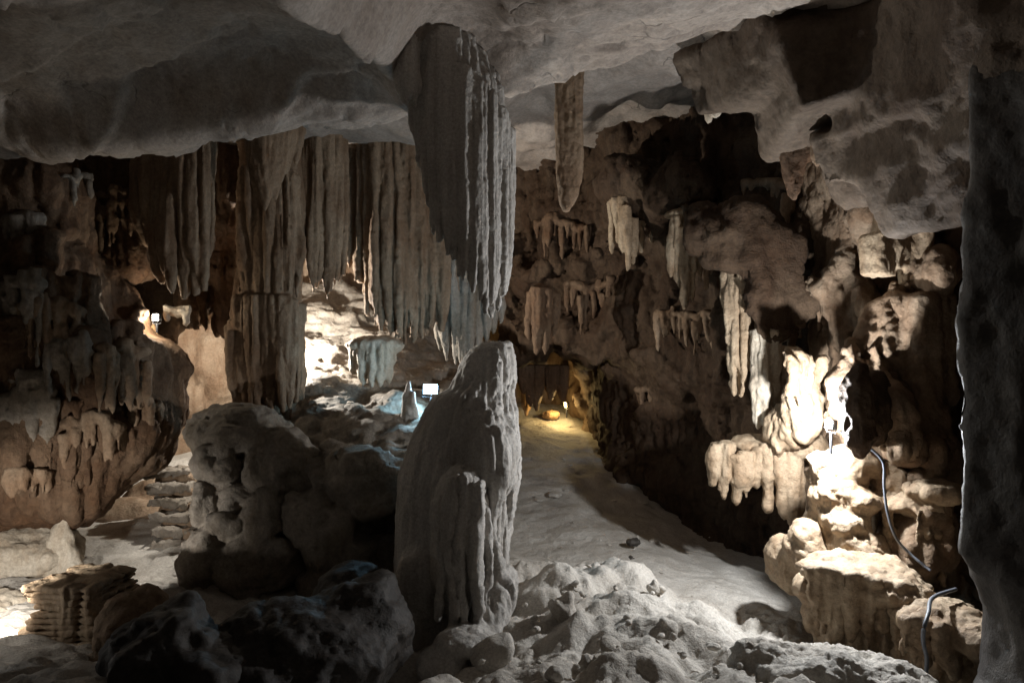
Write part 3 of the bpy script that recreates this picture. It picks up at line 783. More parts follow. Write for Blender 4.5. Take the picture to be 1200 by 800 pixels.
# ---- 9. flowstone slope and pedestal boulders
def slope():
    F = FB(270, 560, 320, 720, 7.6, 14.5, .05)
    ctrl = [W(*p) for p in [(345, 490, 9.6), (470, 490, 9.2), (400, 460, 10.4), (440, 470, 10), (350, 440, 11.2), (400, 420, 11.8), (380, 380, 13), (395, 345, 14.2), (345, 350, 14), (430, 360, 14), (470, 440, 11.5), (520, 440, 12), (520, 480, 9.8), (560, 470, 11), (540, 420, 13.5),
                             (350, 520, 8.9), (420, 520, 8.7), (470, 520, 8.7)]]
    f = rbf(ctrl)
    def fn(x, y, z):
        h = f(x + 0 * y, y + 0 * x)
        return (z - h) * 0.7
    F.put(fn, F.lo, F.lo + F.vox * F.n, .02)
    def front(x, y, z):  # cliff toward the camera, left and right limits
        b = 8.15 + 0.9 * sst(-2.1, -2.6, x) + 0.25 * np.sin(x * 3) - 0.25 * (-1.0 - z).clip(0, 3)
        return np.maximum(np.maximum(b - y + 0 * z, -3.3 - x + (y - 8.5) * -.16), x + 0.35 + (y - 8) * .0) + 0 * z
    D = F.D; x, y, z = F.ax[0][:, None, None], F.ax[1][None, :, None], F.ax[2][None, None, :]
    F.D = np.maximum(D, front(x, y, z)).astype(np.float32)
    F.ell(W(365, 610, 8.1), (.32, .4, .34), .1); F.ell(W(430, 560, 8.2), (.5, .4, .3), .1)
    F.ell(W(395, 640, 8.0), (.4, .4, .35), .1); F.ell(W(450, 590, 7.95), (.25, .3, .2), .1)
    for px, y, r in [(380, 545, .22), (440, 620, .3), (350, 570, .16), (455, 540, .14)]: F.ell(W(px, y, 7.95), (r, .3, r * .6), .08, cut=True)
    F.rough(.15, 1.2, 3)
    ter = lambda v, n: sst(.3, .8, n[:, 2])
    o = rock('flowstone_slope', F, M['drab'], [(.06, 1.6, 4, 2.2, craggy), (.05, 1.6, 2, 5.5, strata), (.03, 4, 2, 10, ridge, ter), (.014, 12, 3, 12, fbm)])
    tag(o, 'grey rippled flowstone slope climbing to the bright gap', None, None, 'structure')
slope()

def lump(name, label, blobs, mat, vox=.03, rough_=(.06, 2.2, 3), disp=((.04, 3.5, 4, 3, craggy), (.02, 2, 2, 6, strata), (.012, 14, 3, 12, fbm)), cuts=(), pipes=(), cat='rock', k=.08, group=None, boxes=()):
    """rock made of merged rounded masses; blobs rows: px, py, d, rx, ry, rz"""
    pts = [W(a, b, d) + s * 1.25 * np.array((rx, ry, rz)) for a, b, d, rx, ry, rz in blobs for s in (-1, 1)]
    pts += [W(b[0], b[1], b[2]) + s * (np.linalg.norm(b[3:6]) + .05) for b in boxes for s in (-1, 1)]
    pts += [W(a, yy, d) + s * (r + .1) for a, b, c, d, r in pipes for yy in (b, c) for s in (-1, 1)]
    F = Field(np.min(pts, 0) - .05, np.max(pts, 0) + .05, vox)
    for a, b, d, rx, ry, rz in blobs: F.ell(W(a, b, d), (rx, ry, rz), k)
    for b in boxes: F.box(W(*b[:3]), b[3:6], b[6], k, b[7] if len(b) > 7 else 0, b[8] if len(b) > 8 else 0)
    for a, b, c, d, r in pipes:
        p = W(a, b, d); F.pipe(p[0], p[1], p[2], W(a, c, d)[2], r, .5, .03)
    for a, b, d, rx, ry, rz in cuts: F.ell(W(a, b, d), (rx, ry, rz), .06, cut=True)
    if rough_: F.rough(*rough_)
    o = rock(name, F, mat, list(disp))
    return tag(o, label, cat, group)

lump('boulder_pedestal', 'heap of worn tan boulders carrying the thick column', [(285, 505, 8.9, .62, .6, .30), (325, 545, 8.6, .42, .5, .42), (262, 548, 8.5, .30, .4, .24), (243, 590, 8.35, .20, .35, .34), (282, 585, 8.4, .24, .35, .22), (246, 655, 8.1, .27, .4, .42), (290, 670, 8.05, .40, .4, .40), (335, 650, 8.2, .45, .5, .46), (350, 585, 8.5, .40, .4, .42), (400, 640, 8.3, .5, .45, .5), (310, 740, 8.1, 1.0, .6, .42), (238, 700, 8.0, .3, .35, .25)], M['drab'],
     boxes=[(270, 525, 8.6, .34, .3, .16, .05, .4, .25), (315, 600, 8.2, .26, .25, .26, .06, -.5, .4), (255, 625, 8.15, .2, .25, .24, .05, .3, -.3), (340, 680, 8.1, .3, .3, .2, .05, .2, .2)],
     cuts=[(240, 542, 7.95, .09, .3, .13), (270, 600, 7.85, .10, .3, .14), (335, 628, 7.8, .2, .3, .05), (340, 705, 7.7, .4, .3, .14)], rough_=(.10, 1.6, 3, 1.6), disp=((.06, 2.4, 4, 2.2, craggy), (.03, 2.0, 2, 5, strata), (.012, 14, 3, 12, fbm)), cat='boulders', k=.05)
lump('stalagmite', 'short dark stalagmite stub left of the white floodlight', [(480, 505, 9.3, .16, .16, .14)], M['grey'], cuts=[], boxes=(), pipes=(), vox=.02, rough_=None) if False else None
def stub():
    F = FB(455, 505, 430, 530, 9.0, 9.7, .02)
    a, b = W(478, 520, 9.35), W(479, 447, 9.35)
    F.cone(a, b, .16, .035, .03); F.cone(W(486, 520, 9.3), W(484, 462, 9.3), .1, .03, .03)
    F.rough(.03, 5, 2)
    tag(rock('stalagmite', F, M['grey'], [(.012, 12, 2, 6, fbm)]), 'short pointed stalagmite just left of the white floodlight', 'stalagmite')
stub()

# ---- 10. lower left passage
lump('rock_slab', 'bright white rock wall by the lamp at the left edge', [(10, 650, 8.6, .9, .5, .30), (40, 640, 8.8, .5, .4, .28), (-40, 640, 8.6, .7, .6, .5)], M['pale'], cat='rock')
def fin():
    F = FB(40, 100, 585, 685, 8.0, 9.0, .02)
    F.cone(W(70, 668, 8.5), W(74, 598, 8.5), .2, .03, .05); F.cone(W(85, 660, 8.45), W(76, 610, 8.5), .09, .03, .03)
    F.rough(.04, 4, 2)
    tag(rock('stalagmite', F, M['pale'], [(.02, 9, 2, 2, ridge)]), 'pointed white fin of calcite in the lower left passage', 'stalagmite')
fin()
lump('rock_slab', 'rough white floor rock below the lamp at the left edge', [(15, 745, 7.2, .5, .5, .22), (-20, 735, 7.3, .5, .5, .25), (40, 765, 6.8, .35, .4, .2)], M['pale'], cat='rock', disp=((.05, 4, 3, 5, ridge), (.02, 12, 3, 12, fbm)))
def layered():
    e = empty('layered_rock', W(100, 775, 6.6))
    z0, z1 = W(0, 785, 6.6)[2], W(0, 678, 6.6)[2]
    n = 17
    for i in range(n):
        t = i / (n - 1); z = z0 + (z1 - z0) * t
        cx = 100 + 3 * math.sin(i * .7) + 2 * rng.normal(); w = (0.38 + .03 * math.sin(i * .9) + .012 * rng.normal()) * (1 - .18 * t)
        c = W(cx, 400, 6.6); c[2] = z
        F = Field(c - np.array([w + .2, .62, .08]), c + np.array([w + .2, .62, .08]), .016)
        F.box(c, (w, .38 - .05 * t, .026 + .008 * rng.random()), .010, .02, -.12 + rng.normal(0, .05), rng.normal(0.04, .02))
        F.rough(.03, 5, 3, 2, craggy)
        rock('rock_layer', F, M['cream'], [(.012, 14, 3, 6, fbm)], parent=e)
    tag(e, 'block of thin bright rock layers stacked like pages', 'rock')
layered()
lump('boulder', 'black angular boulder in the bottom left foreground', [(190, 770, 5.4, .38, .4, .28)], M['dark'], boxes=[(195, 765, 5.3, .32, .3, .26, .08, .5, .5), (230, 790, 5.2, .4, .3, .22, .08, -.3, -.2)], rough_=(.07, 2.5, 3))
lump('boulder', 'smooth brown boulder between layered block and black rock', [(150, 740, 6.2, .24, .3, .27), (165, 720, 6.3, .22, .3, .22)], M['tan'])
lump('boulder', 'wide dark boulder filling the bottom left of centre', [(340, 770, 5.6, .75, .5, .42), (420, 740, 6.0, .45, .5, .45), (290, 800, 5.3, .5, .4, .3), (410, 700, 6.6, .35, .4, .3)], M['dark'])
lump('boulder', 'low rounded rock at the bottom left corner', [(75, 800, 6.0, .35, .4, .22), (120, 790, 5.9, .25, .3, .16)], M['tan'])

def stairs():
    e = empty('stone_staircase', W(205, 660, 9.4))
    for i in range(7):
        y = 655 - i * 17; px = 214 - 2.5 * i; d = 9.3 + .22 * i
        c = W(px, y, d)
        F = Field(c - np.array([.42, .32, .12]), c + np.array([.42, .32, .12]), .02)
        F.box(c, (.29 + .02 * rng.normal(), .2, .055), .012, .02, rng.normal(0, .1), rng.normal(0, .03))
        F.rough(.045, 5, 4, None, craggy)
        rock('step', F, M['drab'], [(.012, 14, 3, 14, fbm)], parent=e)
        if i < 6:
            F = Field(c - np.array([.4, .05, .25]) + np.array([0, .1, .05]), c + np.array([.4, .5, .2]), .03)
            F.box(c + np.array([0, .2, -.05]), (.26, .2, .2), .04, .02); F.rough(.03, 4, 2)
            rock('riser', F, M['tan'], [(.02, 8, 2, 8, fbm)], parent=e)
    tag(e, 'short flight of rough stone steps in the lower left passage', 'staircase')
stairs()
lump('passage_wall', 'smooth beige wall behind the stone steps', [(130, 640, 11.0, 1.6, .5, .75), (60, 660, 10.6, 1.0, .5, .5), (210, 620, 11.6, 1.0, .5, .9)], M['tan'], vox=.05, rough_=(.1, 1, 3), disp=((.02, 5, 3, 4, fbm),), cat='rock')
lump('rock_mass', 'orange lit knob of rock beside the small white lamp', [(168, 388, 9.75, .16, .15, .16), (178, 396, 9.7, .1, .12, .1)], M['ochre'], cat='rock', vox=.02, rough_=(.04, 5, 3))
lump('rock_mass', 'pale rock arch added for the bright opening right of the small lamp', [(202, 364, 9.75, .08, .08, .06), (211, 364, 9.75, .10, .08, .07)], M['pale'], pipes=[(217, 362, 386, 9.75, .05), (197, 362, 376, 9.75, .04)], cat='rock', vox=.018, rough_=(.02, 6, 2))  # pale rock put in to read as a bright lit opening
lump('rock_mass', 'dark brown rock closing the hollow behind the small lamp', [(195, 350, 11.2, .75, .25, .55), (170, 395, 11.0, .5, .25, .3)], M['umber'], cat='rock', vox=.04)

# ---- 11. right hand side: roof masses, columns, terraces
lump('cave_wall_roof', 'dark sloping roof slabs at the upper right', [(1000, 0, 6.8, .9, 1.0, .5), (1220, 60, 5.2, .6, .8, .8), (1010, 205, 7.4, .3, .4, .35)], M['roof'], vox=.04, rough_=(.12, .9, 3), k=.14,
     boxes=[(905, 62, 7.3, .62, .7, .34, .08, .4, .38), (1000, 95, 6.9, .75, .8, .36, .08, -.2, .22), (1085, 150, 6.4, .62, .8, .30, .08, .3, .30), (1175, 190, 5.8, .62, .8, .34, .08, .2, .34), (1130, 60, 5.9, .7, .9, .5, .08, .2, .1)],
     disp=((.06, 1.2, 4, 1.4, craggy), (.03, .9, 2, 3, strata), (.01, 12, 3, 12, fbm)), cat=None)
bpy.data.objects['cave_wall_roof']['kind'] = 'structure'
lump('rock_flake', 'upright pale flake of rock on the right hand wall', [], M['cream'], boxes=[(1042, 262, 7.8, .09, .14, .50, .03, .3, .16), (1030, 300, 7.8, .15, .15, .22, .03, .5, -.1), (1072, 290, 7.85, .13, .17, .40, .04, -.3, -.05)], cat='rock', vox=.02, k=.03, rough_=(.05, 3, 3, 1.5), disp=((.025, 5, 4, 2, craggy), (.008, 20, 2, 14, fbm)))
lump('rock_pillar', 'blocky tan pillar at the edge of the black right wall', [(1095, 320, 7.6, .2, .3, .3)], M['tan'], boxes=[(1078, 410, 7.7, .26, .3, .62, .1, .25, .03), (1040, 420, 7.9, .2, .3, .45, .1, 0, -.1), (1085, 520, 7.6, .2, .25, .45, .1, .2, .15), (1060, 480, 7.85, .25, .3, .6, .1, .2, .1)], cat='pillar', vox=.028, rough_=(.09, 1.6, 3, .9), k=.03, disp=((.06, 2.6, 4, 1.2, craggy), (.035, 1.4, 3, 4, strata), (.015, 12, 3, 10, fbm)))
lump('flowstone_terrace', 'broad pale flowstone terrace with drip-edged rim on the right', [(1005, 668, 6.9, .50, .45, .14), (1040, 690, 6.6, .35, .35, .13), (1000, 730, 7.1, .34, .4, .5), (1060, 740, 6.9, .45, .4, .45)], M['cream'], vox=.022, rough_=(.035, 3, 3), k=.06, cat='flowstone', disp=((.06, 6, 2, .6, billow), (.02, 9, 3, 9, fbm), (.01, 24, 2, 24, fbm)),
     pipes=[(955 + 12 * i, 672 + 2 * i, 725 + 3 * i + 14 * (i % 3), 6.62 - .03 * i + .03 * (i % 2), .055) for i in range(10)])
lump('flowstone_terrace', 'lower flowstone ledge with drooping cable at the right edge', [(1100, 725, 6.2, .36, .4, .15), (1150, 745, 5.9, .3, .35, .15), (1110, 790, 6.3, .4, .4, .45), (1170, 800, 6.0, .35, .4, .35)], M['cream'], vox=.022, rough_=(.035, 3, 3), k=.06, cat='flowstone', disp=((.06, 6, 2, .6, billow), (.02, 9, 3, 9, fbm), (.01, 24, 2, 24, fbm)),
     pipes=[(1058 + 13 * i, 730 + 2 * i, 775 + 12 * (i % 3), 5.95 - .02 * i, .05) for i in range(8)])
lump('flowstone_terrace', 'small flowstone step below the lamp, left of the broad terrace', [(960, 690, 7.20, .22, .25, .12), (965, 715, 7.20, .18, .2, .3), (948, 640, 7.60, .2, .25, .3), (925, 660, 7.90, .25, .3, .3)], M['cream'], cat='flowstone', vox=.025)
lump('flowstone_stack', 'brightly lit bulging flowstone right below the glaring lamp', [(995, 545, 7.7, .24, .3, .22), (1000, 585, 7.5, .27, .3, .15), (988, 610, 7.4, .24, .3, .14), (1005, 640, 7.3, .27, .3, .18), (962, 590, 7.7, .10, .25, .5), (1045, 570, 7.6, .18, .3, .28)], M['cream'], cat='flowstone', vox=.022, rough_=(.05, 3.5, 3))
lump('flowstone_mushroom', 'capped flowstone knob with dripping roots beside the black wall', [(1092, 575, 7.1, .24, .25, .10), (1085, 600, 7.15, .17, .2, .18), (1060, 590, 7.3, .2, .25, .10)], M['cream'], cat='flowstone', vox=.02, pipes=[(1078, 600, 650, 7.0, .05), (1090, 600, 640, 6.98, .05), (1102, 590, 690, 7.0, .05), (1045, 600, 680, 7.25, .06)], rough_=(.03, 4, 3))
def buttress():
    F = Field((2.6, 2.0, -3.2), (6.2, 5.8, 3.1), .045)
    F.box((4.70, 4.45, -.1), (.85, 1.5, 3.1), .03, .1, .7); F.ell((2.95, 4.9, -2.05), (.42, 1.2, .55), .15, cut=True)
    F.rough(.09, .7, 2, .5); F.rough(.03, 2, 3, 1.2, craggy)
    o = rock('rock_buttress', F, M['dark'], [(.025, 2.2, 4, 1.4, craggy), (.02, 1.4, 3, 3, strata), (.012, 12, 3, 8, fbm)])  # near-black colour and faces turned from the lamp keep this edge in shade
    tag(o, 'huge unlit buttress closing the right edge of the view', 'rock')
buttress()
lump('boulder', 'flat-topped pale rock at the bottom edge near the terrace', [(960, 790, 5.5, .6, .4, .16), (1040, 800, 5.4, .35, .3, .12), (895, 785, 5.6, .2, .25, .15)], M['floor'], cat='boulder', boxes=[(930, 785, 5.5, .3, .25, .12, .04, .3, .1), (1010, 795, 5.4, .3, .25, .1, .04, -.4, -.1)], k=.04, vox=.02, rough_=(.07, 2.2, 4), disp=((.02, 9, 3, 9, ridge), (.012, 22, 3, 22, fbm)))

lump('flowstone_niche', 'overexposed calcite niche right behind the glaring lamp', [(946, 480, 8.45, .2, .25, .38), (955, 560, 8.0, .12, .25, .4), (922, 505, 8.75, .2, .25, .3)], M['cream'], cat='flowstone', vox=.025, rough_=(.14, 2, 3, 1.2), pipes=[(928 + 8 * i, 425 + 6 * (i % 2), 470 + 17 * (i % 3), 8.25 + .03 * i, .045) for i in range(5)], disp=((.06, 4, 4, 1.5, craggy), (.02, 14, 3, 10, fbm)))
lump('rock_mass', 'dark rock added to block light between the ribbed drapery and the column', [(258, 200, 10.5, .52, .6, 1.2), (262, 310, 10.7, .42, .35, .7), (232, 355, 10.7, .3, .3, .3)], M['brown'], pipes=[(x, 300, y, 10.45 + .05 * (i % 2), .09) for i, (x, y) in enumerate([(222, 378), (232, 392), (242, 400), (252, 402), (262, 398), (272, 392), (282, 380)])], cat='rock', vox=.03, disp=((.09, 5, 2, .25, billow), (.02, 12, 3, 8, fbm)))  # added to keep the hidden lamp's light off the rear wall

# crags that break up the dark wall
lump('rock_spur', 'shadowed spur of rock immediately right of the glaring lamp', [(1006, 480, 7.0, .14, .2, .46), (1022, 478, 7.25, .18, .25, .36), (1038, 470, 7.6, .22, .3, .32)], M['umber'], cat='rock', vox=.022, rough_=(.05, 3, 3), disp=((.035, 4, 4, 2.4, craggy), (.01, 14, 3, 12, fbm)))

def lamp_wall():
    F = FB(880, 1160, 170, 800, 6.6, 10.6, .04)
    pts = [W(px, 0, d) for px, d in ((840, 14.0), (900, 9.8), (940, 9.0), (985, 8.55), (1030, 8.6), (1075, 8.55), (1110, 8.35), (1170, 8.2))]
    xs = [p[0] for p in pts]; ds = [p[1] for p in pts]
    def sheet(x, y, z):
        yl = np.interp(x, xs, ds)
        zz = z + .2 * np.sin(x * 3.1) + .08 * np.sin(x * 7.7)
        yl = yl - .55 * sst(-.9, -1.7, zz) - .25 * np.exp(-((zz - .5) / .3)**2) + .25 * np.exp(-((zz + .35) / .35)**2) - .3 * sst(.9, 1.6, zz)
        return (yl - y) * .6
    F.put(sheet, F.lo, F.lo + F.vox * F.n, .02)
    for px, py, d, rx, ry, rz in [(1026, 475, 7.6, .24, .5, .30), (1045, 520, 7.6, .22, .4, .2), (1040, 410, 8.0, .3, .5, .4), (1075, 640, 7.4, .3, .4, .35)]:
        F.ell(W(px, py, d), (rx, ry, rz), .2)
    for i in range(26):
        px = rng.uniform(915, 1100); yt = rng.uniform(240, 620); d = np.interp(px, (900, 940, 985, 1030, 1075, 1110), (9.85, 9.35, 8.75, 8.15, 7.85, 7.55)) - rng.uniform(0, .15) - (.4 if yt > 540 else 0)
        p = W(px, yt, d); F.pipe(p[0], p[1], p[2], W(px, yt + rng.uniform(40, 110), d)[2], rng.uniform(.05, .12), .6, .08)
    F.rough(.22, 1.1, 3, .7); F.rough(.12, 2.0, 3, 1.2, craggy)
    o = rock('cave_wall_behind_lamp', F, M['tan'], [(.07, 3, 4, 1.4, craggy), (.05, 1.4, 3, 4, strata), (.05, 7, 2, .8, billow), (.018, 12, 3, 8, fbm)])
    tag(o, 'brown wall with drip ribs behind the glaring lamp', None, None, 'structure')
lamp_wall()

def crags():
    r2 = np.random.default_rng(8)
    F = FB(590, 960, 60, 660, 9.0, 16.5, .055)
    xs = [W(px, 0, d)[0] for px, d in ((560, 15.5), (600, 15.2), (690, 14.0), (780, 12.3), (860, 10.9), (940, 9.8), (1000, 9.2))]
    def sheet(x, y, z):
        yl = np.interp(x, xs, [15.5, 15.2, 14.0, 12.3, 10.9, 9.8, 9.2])
        zz = z + .25 * np.sin(x * 2.1) + .1 * np.sin(x * 5.3)
        yl = yl + .8 * sst(-.6, -1.3, zz) - .45 * np.exp(-((zz - .25) / .35)**2) - .5 * np.exp(-((zz - 1.6) / .4)**2) - .35 * np.exp(-((zz + .55) / .25)**2)
        tun = sst(1.95, 1.6, x + 0 * y) * sst(-.25, -.5, z + .13 * np.sin(x * 5.1) + .07 * np.sin(x * 13) + .08 * np.sin(y * 6)) * 5
        return (yl + tun - y) * .62
    F.put(sheet, F.lo, F.lo + F.vox * F.n, .02)
    for px, py, d, rx, ry, rz in [(740, 215, 12.2, .5, .5, .4), (812, 228, 11.2, .55, .5, .35), (884, 285, 9.4, .6, .6, .32), (905, 355, 9.1, .4, .5, .3), (636, 320, 12.9, .4, .5, .3), (870, 500, 9.2, .7, .5, .2)]:
        F.ell(W(px, py, d), (rx, ry, rz), .12)
    F.rough(.42, .8, 2, .6); F.rough(.2, 1.5, 3, 1.0, craggy)
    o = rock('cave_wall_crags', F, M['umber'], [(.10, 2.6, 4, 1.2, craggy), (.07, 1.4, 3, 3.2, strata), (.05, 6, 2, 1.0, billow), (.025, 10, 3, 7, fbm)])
    tag(o, 'jagged brown crags covering the dark right hand wall', None, None, 'structure')
crags()
RG = 'small stalactites on the right hand wall'
for lab, x0, x1, yt, yb, n, r, mt, w, sl in [
    ('brown fringe high on the dark wall below the blade stalactite', 625, 690, 255, 300, 9, .06, 'brown', 'cave_wall_crags', .1),
    ('brown fringe midway up the dark wall, left of the pale clusters', 660, 720, 330, 385, 8, .06, 'brown', 'cave_wall_crags', 0),
    ('pale fringe on the ledge left of the thin bright stalactites', 765, 845, 365, 410, 11, .045, 'tan', 'cave_wall_crags', .05),
    ('drip row in the gloom above the shadowed path edge', 720, 800, 455, 500, 10, .055, 'brown', 'cave_wall_crags', .1),
    ('brown drips beneath the right hand roof', 870, 935, 215, 265, 8, .05, 'tan', 'cave_wall_crags', 0),
    ('ragged cream fringe above and right of the glaring lamp', 925, 985, 325, 375, 9, .04, 'cream', 'cave_wall_behind_lamp', .15),
    ('cream drips between the terrace and the tan pillar', 1020, 1075, 560, 620, 8, .04, 'cream', 'cave_wall_behind_lamp', 0)]:
    wall_drips(lab, x0, x1, yt, yb, n, r, M[mt], 7, w, RG, sl)

# ------------------------------------------------------------------ lamps, cables, small things
def tube(pts, r, seg=8):
    P = np.array(pts, float); n = len(P)
    T = np.gradient(P, axis=0); T /= np.linalg.norm(T, axis=1)[:, None]
    up = np.array([0, 0, 1.0]); v = []
    for p, t in zip(P, T):
        a = np.cross(t, up if abs(t[2]) < .9 else np.array([1.0, 0, 0])); a /= np.linalg.norm(a); b = np.cross(t, a)
        for k in range(seg):
            th = 2 * math.pi * k / seg; v.append(p + r * (math.cos(th) * a + math.sin(th) * b))
    q = [(i * seg + k, i * seg + (k + 1) % seg, (i + 1) * seg + (k + 1) % seg, (i + 1) * seg + k) for i in range(n - 1) for k in range(seg)]
    return np.array(v), np.array(q)

def spline(ctrl, n=40):
    c = np.array(ctrl, float); t = np.linspace(0, len(c) - 1, n); o = []
    for u in t:
        i = min(int(u), len(c) - 2); f = u - i
        p0, p1, p2, p3 = c[max(i - 1, 0)], c[i], c[i + 1], c[min(i + 2, len(c) - 1)]
        o.append(.5 * (2 * p1 + (p2 - p0) * f + (2 * p0 - 5 * p1 + 4 * p2 - p3) * f * f + (3 * p1 - p0 - 3 * p2 + p3) * f**3))
    return o

def boxm(c, h, R=None):
    v = np.array([(x, y, z) for x in (-1, 1) for y in (-1, 1) for z in (-1, 1)], float) * np.array(h)
    if R is not None: v = v @ R.T
    q = np.array([(0, 1, 3, 2), (4, 6, 7, 5), (0, 4, 5, 1), (2, 3, 7, 6), (0, 2, 6, 4), (1, 5, 7, 3)])
    return v + np.array(c), q

def frame_of(direction):
    y = np.array(direction, float); y /= np.linalg.norm(y)
    x = np.cross(y, (0, 0, 1.0)); x /= np.linalg.norm(x); z = np.cross(x, y)
    return np.stack([x, y, z], 1)

def flood(label, pos, facing, power, col, post=0.35, size=(.10, .07), glow_st=60, radius=.05, off=.09, aim=None):
    """LED floodlight: finned housing, glowing panel, yoke, post"""
    pos = np.array(pos, float); R = frame_of(facing)
    e = empty('floodlight', pos - np.array([0, 0, post]))
    v, q = boxm(pos, (size[0], .025, size[1]), R); h = mesh_obj('housing', v, q, M['metal'], e, smooth=False)
    for i in range(5):
        v, q = boxm(pos - R[:, 1] * .04 + R[:, 0] * (size[0] * .4 * (i - 2)), (.004, .016, size[1] * .9), R); mesh_obj('fin', v, q, M['metal'], h, smooth=False)
    v, q = boxm(pos + R[:, 1] * .028, (size[0] * .88, .004, size[1] * .85), R)
    mesh_obj('led_panel', v, q, glow('led ' + label[:20], col, glow_st), e, smooth=False)
    v, q = tube([pos - R[:, 0] * (size[0] + .012), pos - R[:, 0] * (size[0] + .012) - np.array([0, 0, size[1] + .03]), pos + R[:, 0] * (size[0] + .012) - np.array([0, 0, size[1] + .03]), pos + R[:, 0] * (size[0] + .012)], .007)
    mesh_obj('yoke', v, q, M['metal'], e)
    v, q = tube([pos - np.array([0, 0, size[1] + .03]), pos - np.array([0, 0, post])], .016)
    mesh_obj('post', v, q, M['metal'], e)
    tag(e, label, 'floodlight')
    ld = bpy.data.lights.new('lamp_light', 'POINT'); ld.energy = power; ld.color = col; ld.shadow_soft_size = radius
    if aim is not None:
        bpy.data.lights.remove(ld); ld = bpy.data.lights.new('lamp_light', 'SPOT'); ld.energy = power; ld.color = col; ld.shadow_soft_size = radius
        ld.spot_size = math.radians(aim[1]); ld.spot_blend = .6
    lo = bpy.data.objects.new('lamp_light', ld); COL.objects.link(lo)
    lo.parent = e; lo.location = tuple(pos + R[:, 1] * off - np.array(e.location))
    if aim is not None: lo.rotation_euler = (Vector(aim[0]) - Vector(pos + R[:, 1] * off)).to_track_quat('-Z', 'Y').to_euler()
    return e

flood('glaring white floodlight on the right hand wall', W(974, 497, 7.35), (-1, -.1, .1), 470, (.92, .96, 1.0), .3, (.07, .05), 80)
flood('bluish white floodlight on a post behind the stalagmite', W(505, 456, 9.6), (-.1, -1, .1), 50, (.40, .74, 1.0), .42, (.105, .07), 40, off=.12)
flood('small white lamp glowing in the hole of the left wall', W(184, 372, 9.55), (-.3, -1, 0), 30, (1, .88, .7), .2, (.05, .05), 60, off=.07)
flood('floodlight at the left edge lighting the lower passage', W(-95, 692, 5.8), (.85, .5, 0), 290, (1, .96, .9), .25, (.09, .07), 50, aim=(W(70, 690, 7.8), 105))
flood('floodlight hidden behind the thick column', W(313, 395, 11.2), (.8, .6, 0), 1000, (1, .96, .88), .4, (.1, .07), 30)
flood('warm yellow lamp at the far end of the path', W(664, 474, 16.6), (-1, -.3, -.1), 40, (1, .72, .30), .3, (.08, .06), 20)

def cable(label, ctrl, r, mat=None):
    v, q = tube(spline([W(*c) for c in ctrl]), r)
    tag(mesh_obj('cable', v, q, mat or M['cable']), label, 'cable')
cable('grey cable hanging down the rock below the glaring lamp', [(985, 505, 7.3), (1012, 520, 7.15), (1034, 540, 7.05), (1036, 570, 7.0), (1040, 600, 6.95), (1050, 630, 6.9), (1068, 650, 6.85), (1090, 668, 6.7)], .013)
cable('grey cable looping over the lower right ledge', [(1120, 690, 6.3), (1093, 700, 6.0), (1088, 718, 5.75), (1083, 735, 5.66), (1082, 752, 5.68), (1086, 772, 5.72), (1084, 800, 5.75)], .016)

# far end of the path under the yellow lamp
hang('stalactite', 'thin pale drip pillar at the far end of the path', [(613, 442, 480, 17.0, .07), (617, 455, 488, 17.0, .09)], M['ochre'], cat='stalactite')
lump('boulder', 'small round boulder lit yellow at the far end of the path', [(646, 486, 17.0, .16, .16, .12)], M['ochre'], cat='boulder')
hang('stalactite', 'dark pendant added to hold down the light over the yellow lit path end', [(622, 430, 477, 16.2, .14), (630, 430, 482, 16.2, .14), (612, 430, 462, 16.2, .12), (645, 430, 470, 16.3, .16), (660, 430, 472, 16.3, .14), (598, 430, 455, 16.3, .12)], M['brown'])  # added above the yellow lamp to keep its light off the wall
lump('boulder', 'dark chip of rock lying on the shadowed path', [(742, 636, 10.2, .10, .08, .05)], M['dark'], cat='rock', vox=.015, rough_=(.02, 8, 2))
lump('boulder', 'smaller dark chip nearer the mound on the path', [(741, 655, 9.8, .06, .06, .04)], M['dark'], cat='rock', vox=.012, rough_=(.015, 8, 2))

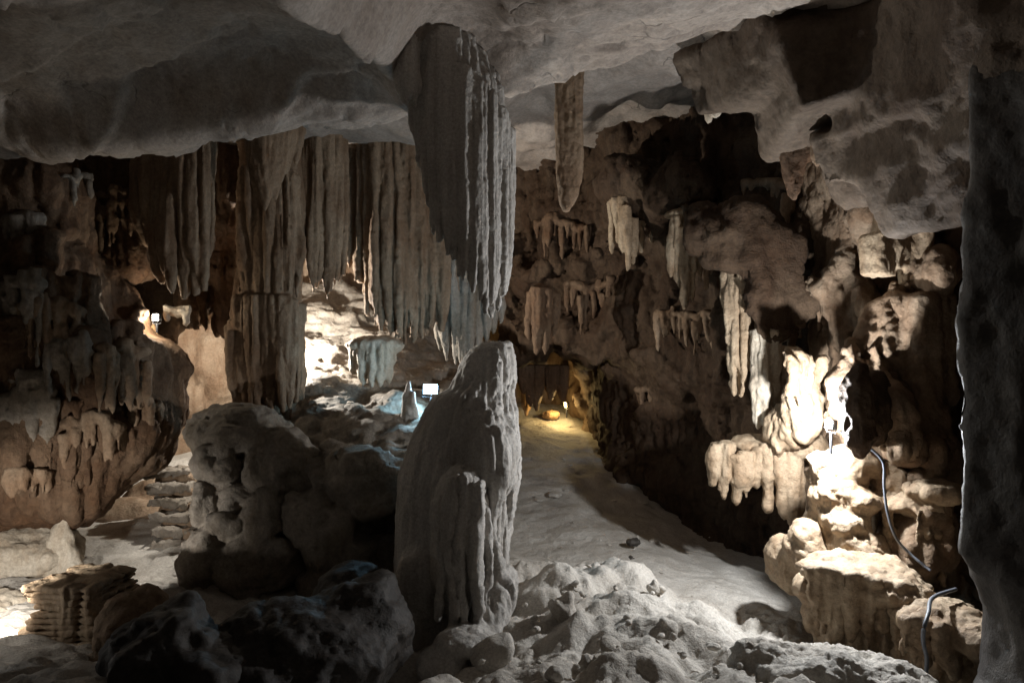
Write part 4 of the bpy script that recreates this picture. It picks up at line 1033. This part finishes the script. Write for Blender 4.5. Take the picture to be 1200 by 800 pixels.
# stones half sunk in the mound
def stones():
    r3 = np.random.default_rng(21)
    protos = []
    for i in range(6):
        F = Field((-.24, -.24, -.2), (.24, .24, .2), .017)
        F.ell((0, 0, 0), (r3.uniform(.10, .15), r3.uniform(.10, .15), r3.uniform(.07, .11)), .03)
        F.ell(r3.uniform(-.06, .06, 3), r3.uniform(.06, .1, 3), .03)
        F.rough(.03, 6, 3)
        v, q = F.mesh(); v, q = biggest(v, q)
        me = None
        o = mesh_obj('stone', v, q, M['floor'], floor_o, origin=np.zeros(3)); protos.append(o.data)
        bpy.data.objects.remove(o)
    n = 0
    while n < 40:
        px = r3.uniform(560, 1000); py = r3.uniform(655, 800)
        # march down the view ray to the floor
        ds = np.linspace(4.6, 8.5, 160); P = np.array([W(px, py, d) for d in ds])
        h = floor_f(P[:, 0], P[:, 1]); k = np.argmax(P[:, 2] < h)
        if P[k, 2] >= h[k]: continue
        if P[k, 1] > 7.9 or P[k, 0] < -.25: continue
        s = min(1.5, .18 + r3.exponential(.22))
        o = bpy.data.objects.new('stone', protos[n % 6]); COL.objects.link(o); o.parent = floor_o
        p = np.array([P[k, 0], P[k, 1], h[k] + .05 - .02 * s]) - np.array(floor_o.location)
        o.location = tuple(p); o.rotation_euler = tuple(r3.uniform(0, 6.28, 3) * np.array([.1, .1, 1])); o.scale = (s, s, s * r3.uniform(.6, 1.1))
        n += 1
stones()
def grit():
    r4 = np.random.default_rng(5)
    me = [o.data for o in bpy.data.objects if o.name.startswith('stone') and o.type == 'MESH'][:6]
    n = 0
    while n < 110:
        px = r4.uniform(590, 900); py = r4.uniform(500, 735)
        ds = np.linspace(8.0, 17, 200); P = np.array([W(px, py, d) for d in ds])
        h = floor_f(P[:, 0], P[:, 1]); k = int(np.argmax(P[:, 2] < h))
        if P[k, 2] >= h[k] or k == 0: continue
        s = min(.6, .07 + r4.exponential(.10)) * (1.6 if P[k, 1] > 12 else 1)
        o = bpy.data.objects.new('stone', me[n % 6]); COL.objects.link(o); o.parent = floor_o
        o.location = tuple(np.array([P[k, 0], P[k, 1], h[k] + .01]) - np.array(floor_o.location))
        o.rotation_euler = (0, 0, r4.uniform(0, 6.28)); o.scale = (s, s, s * .7); n += 1
grit()
print('TRIS', STATS['tris'])
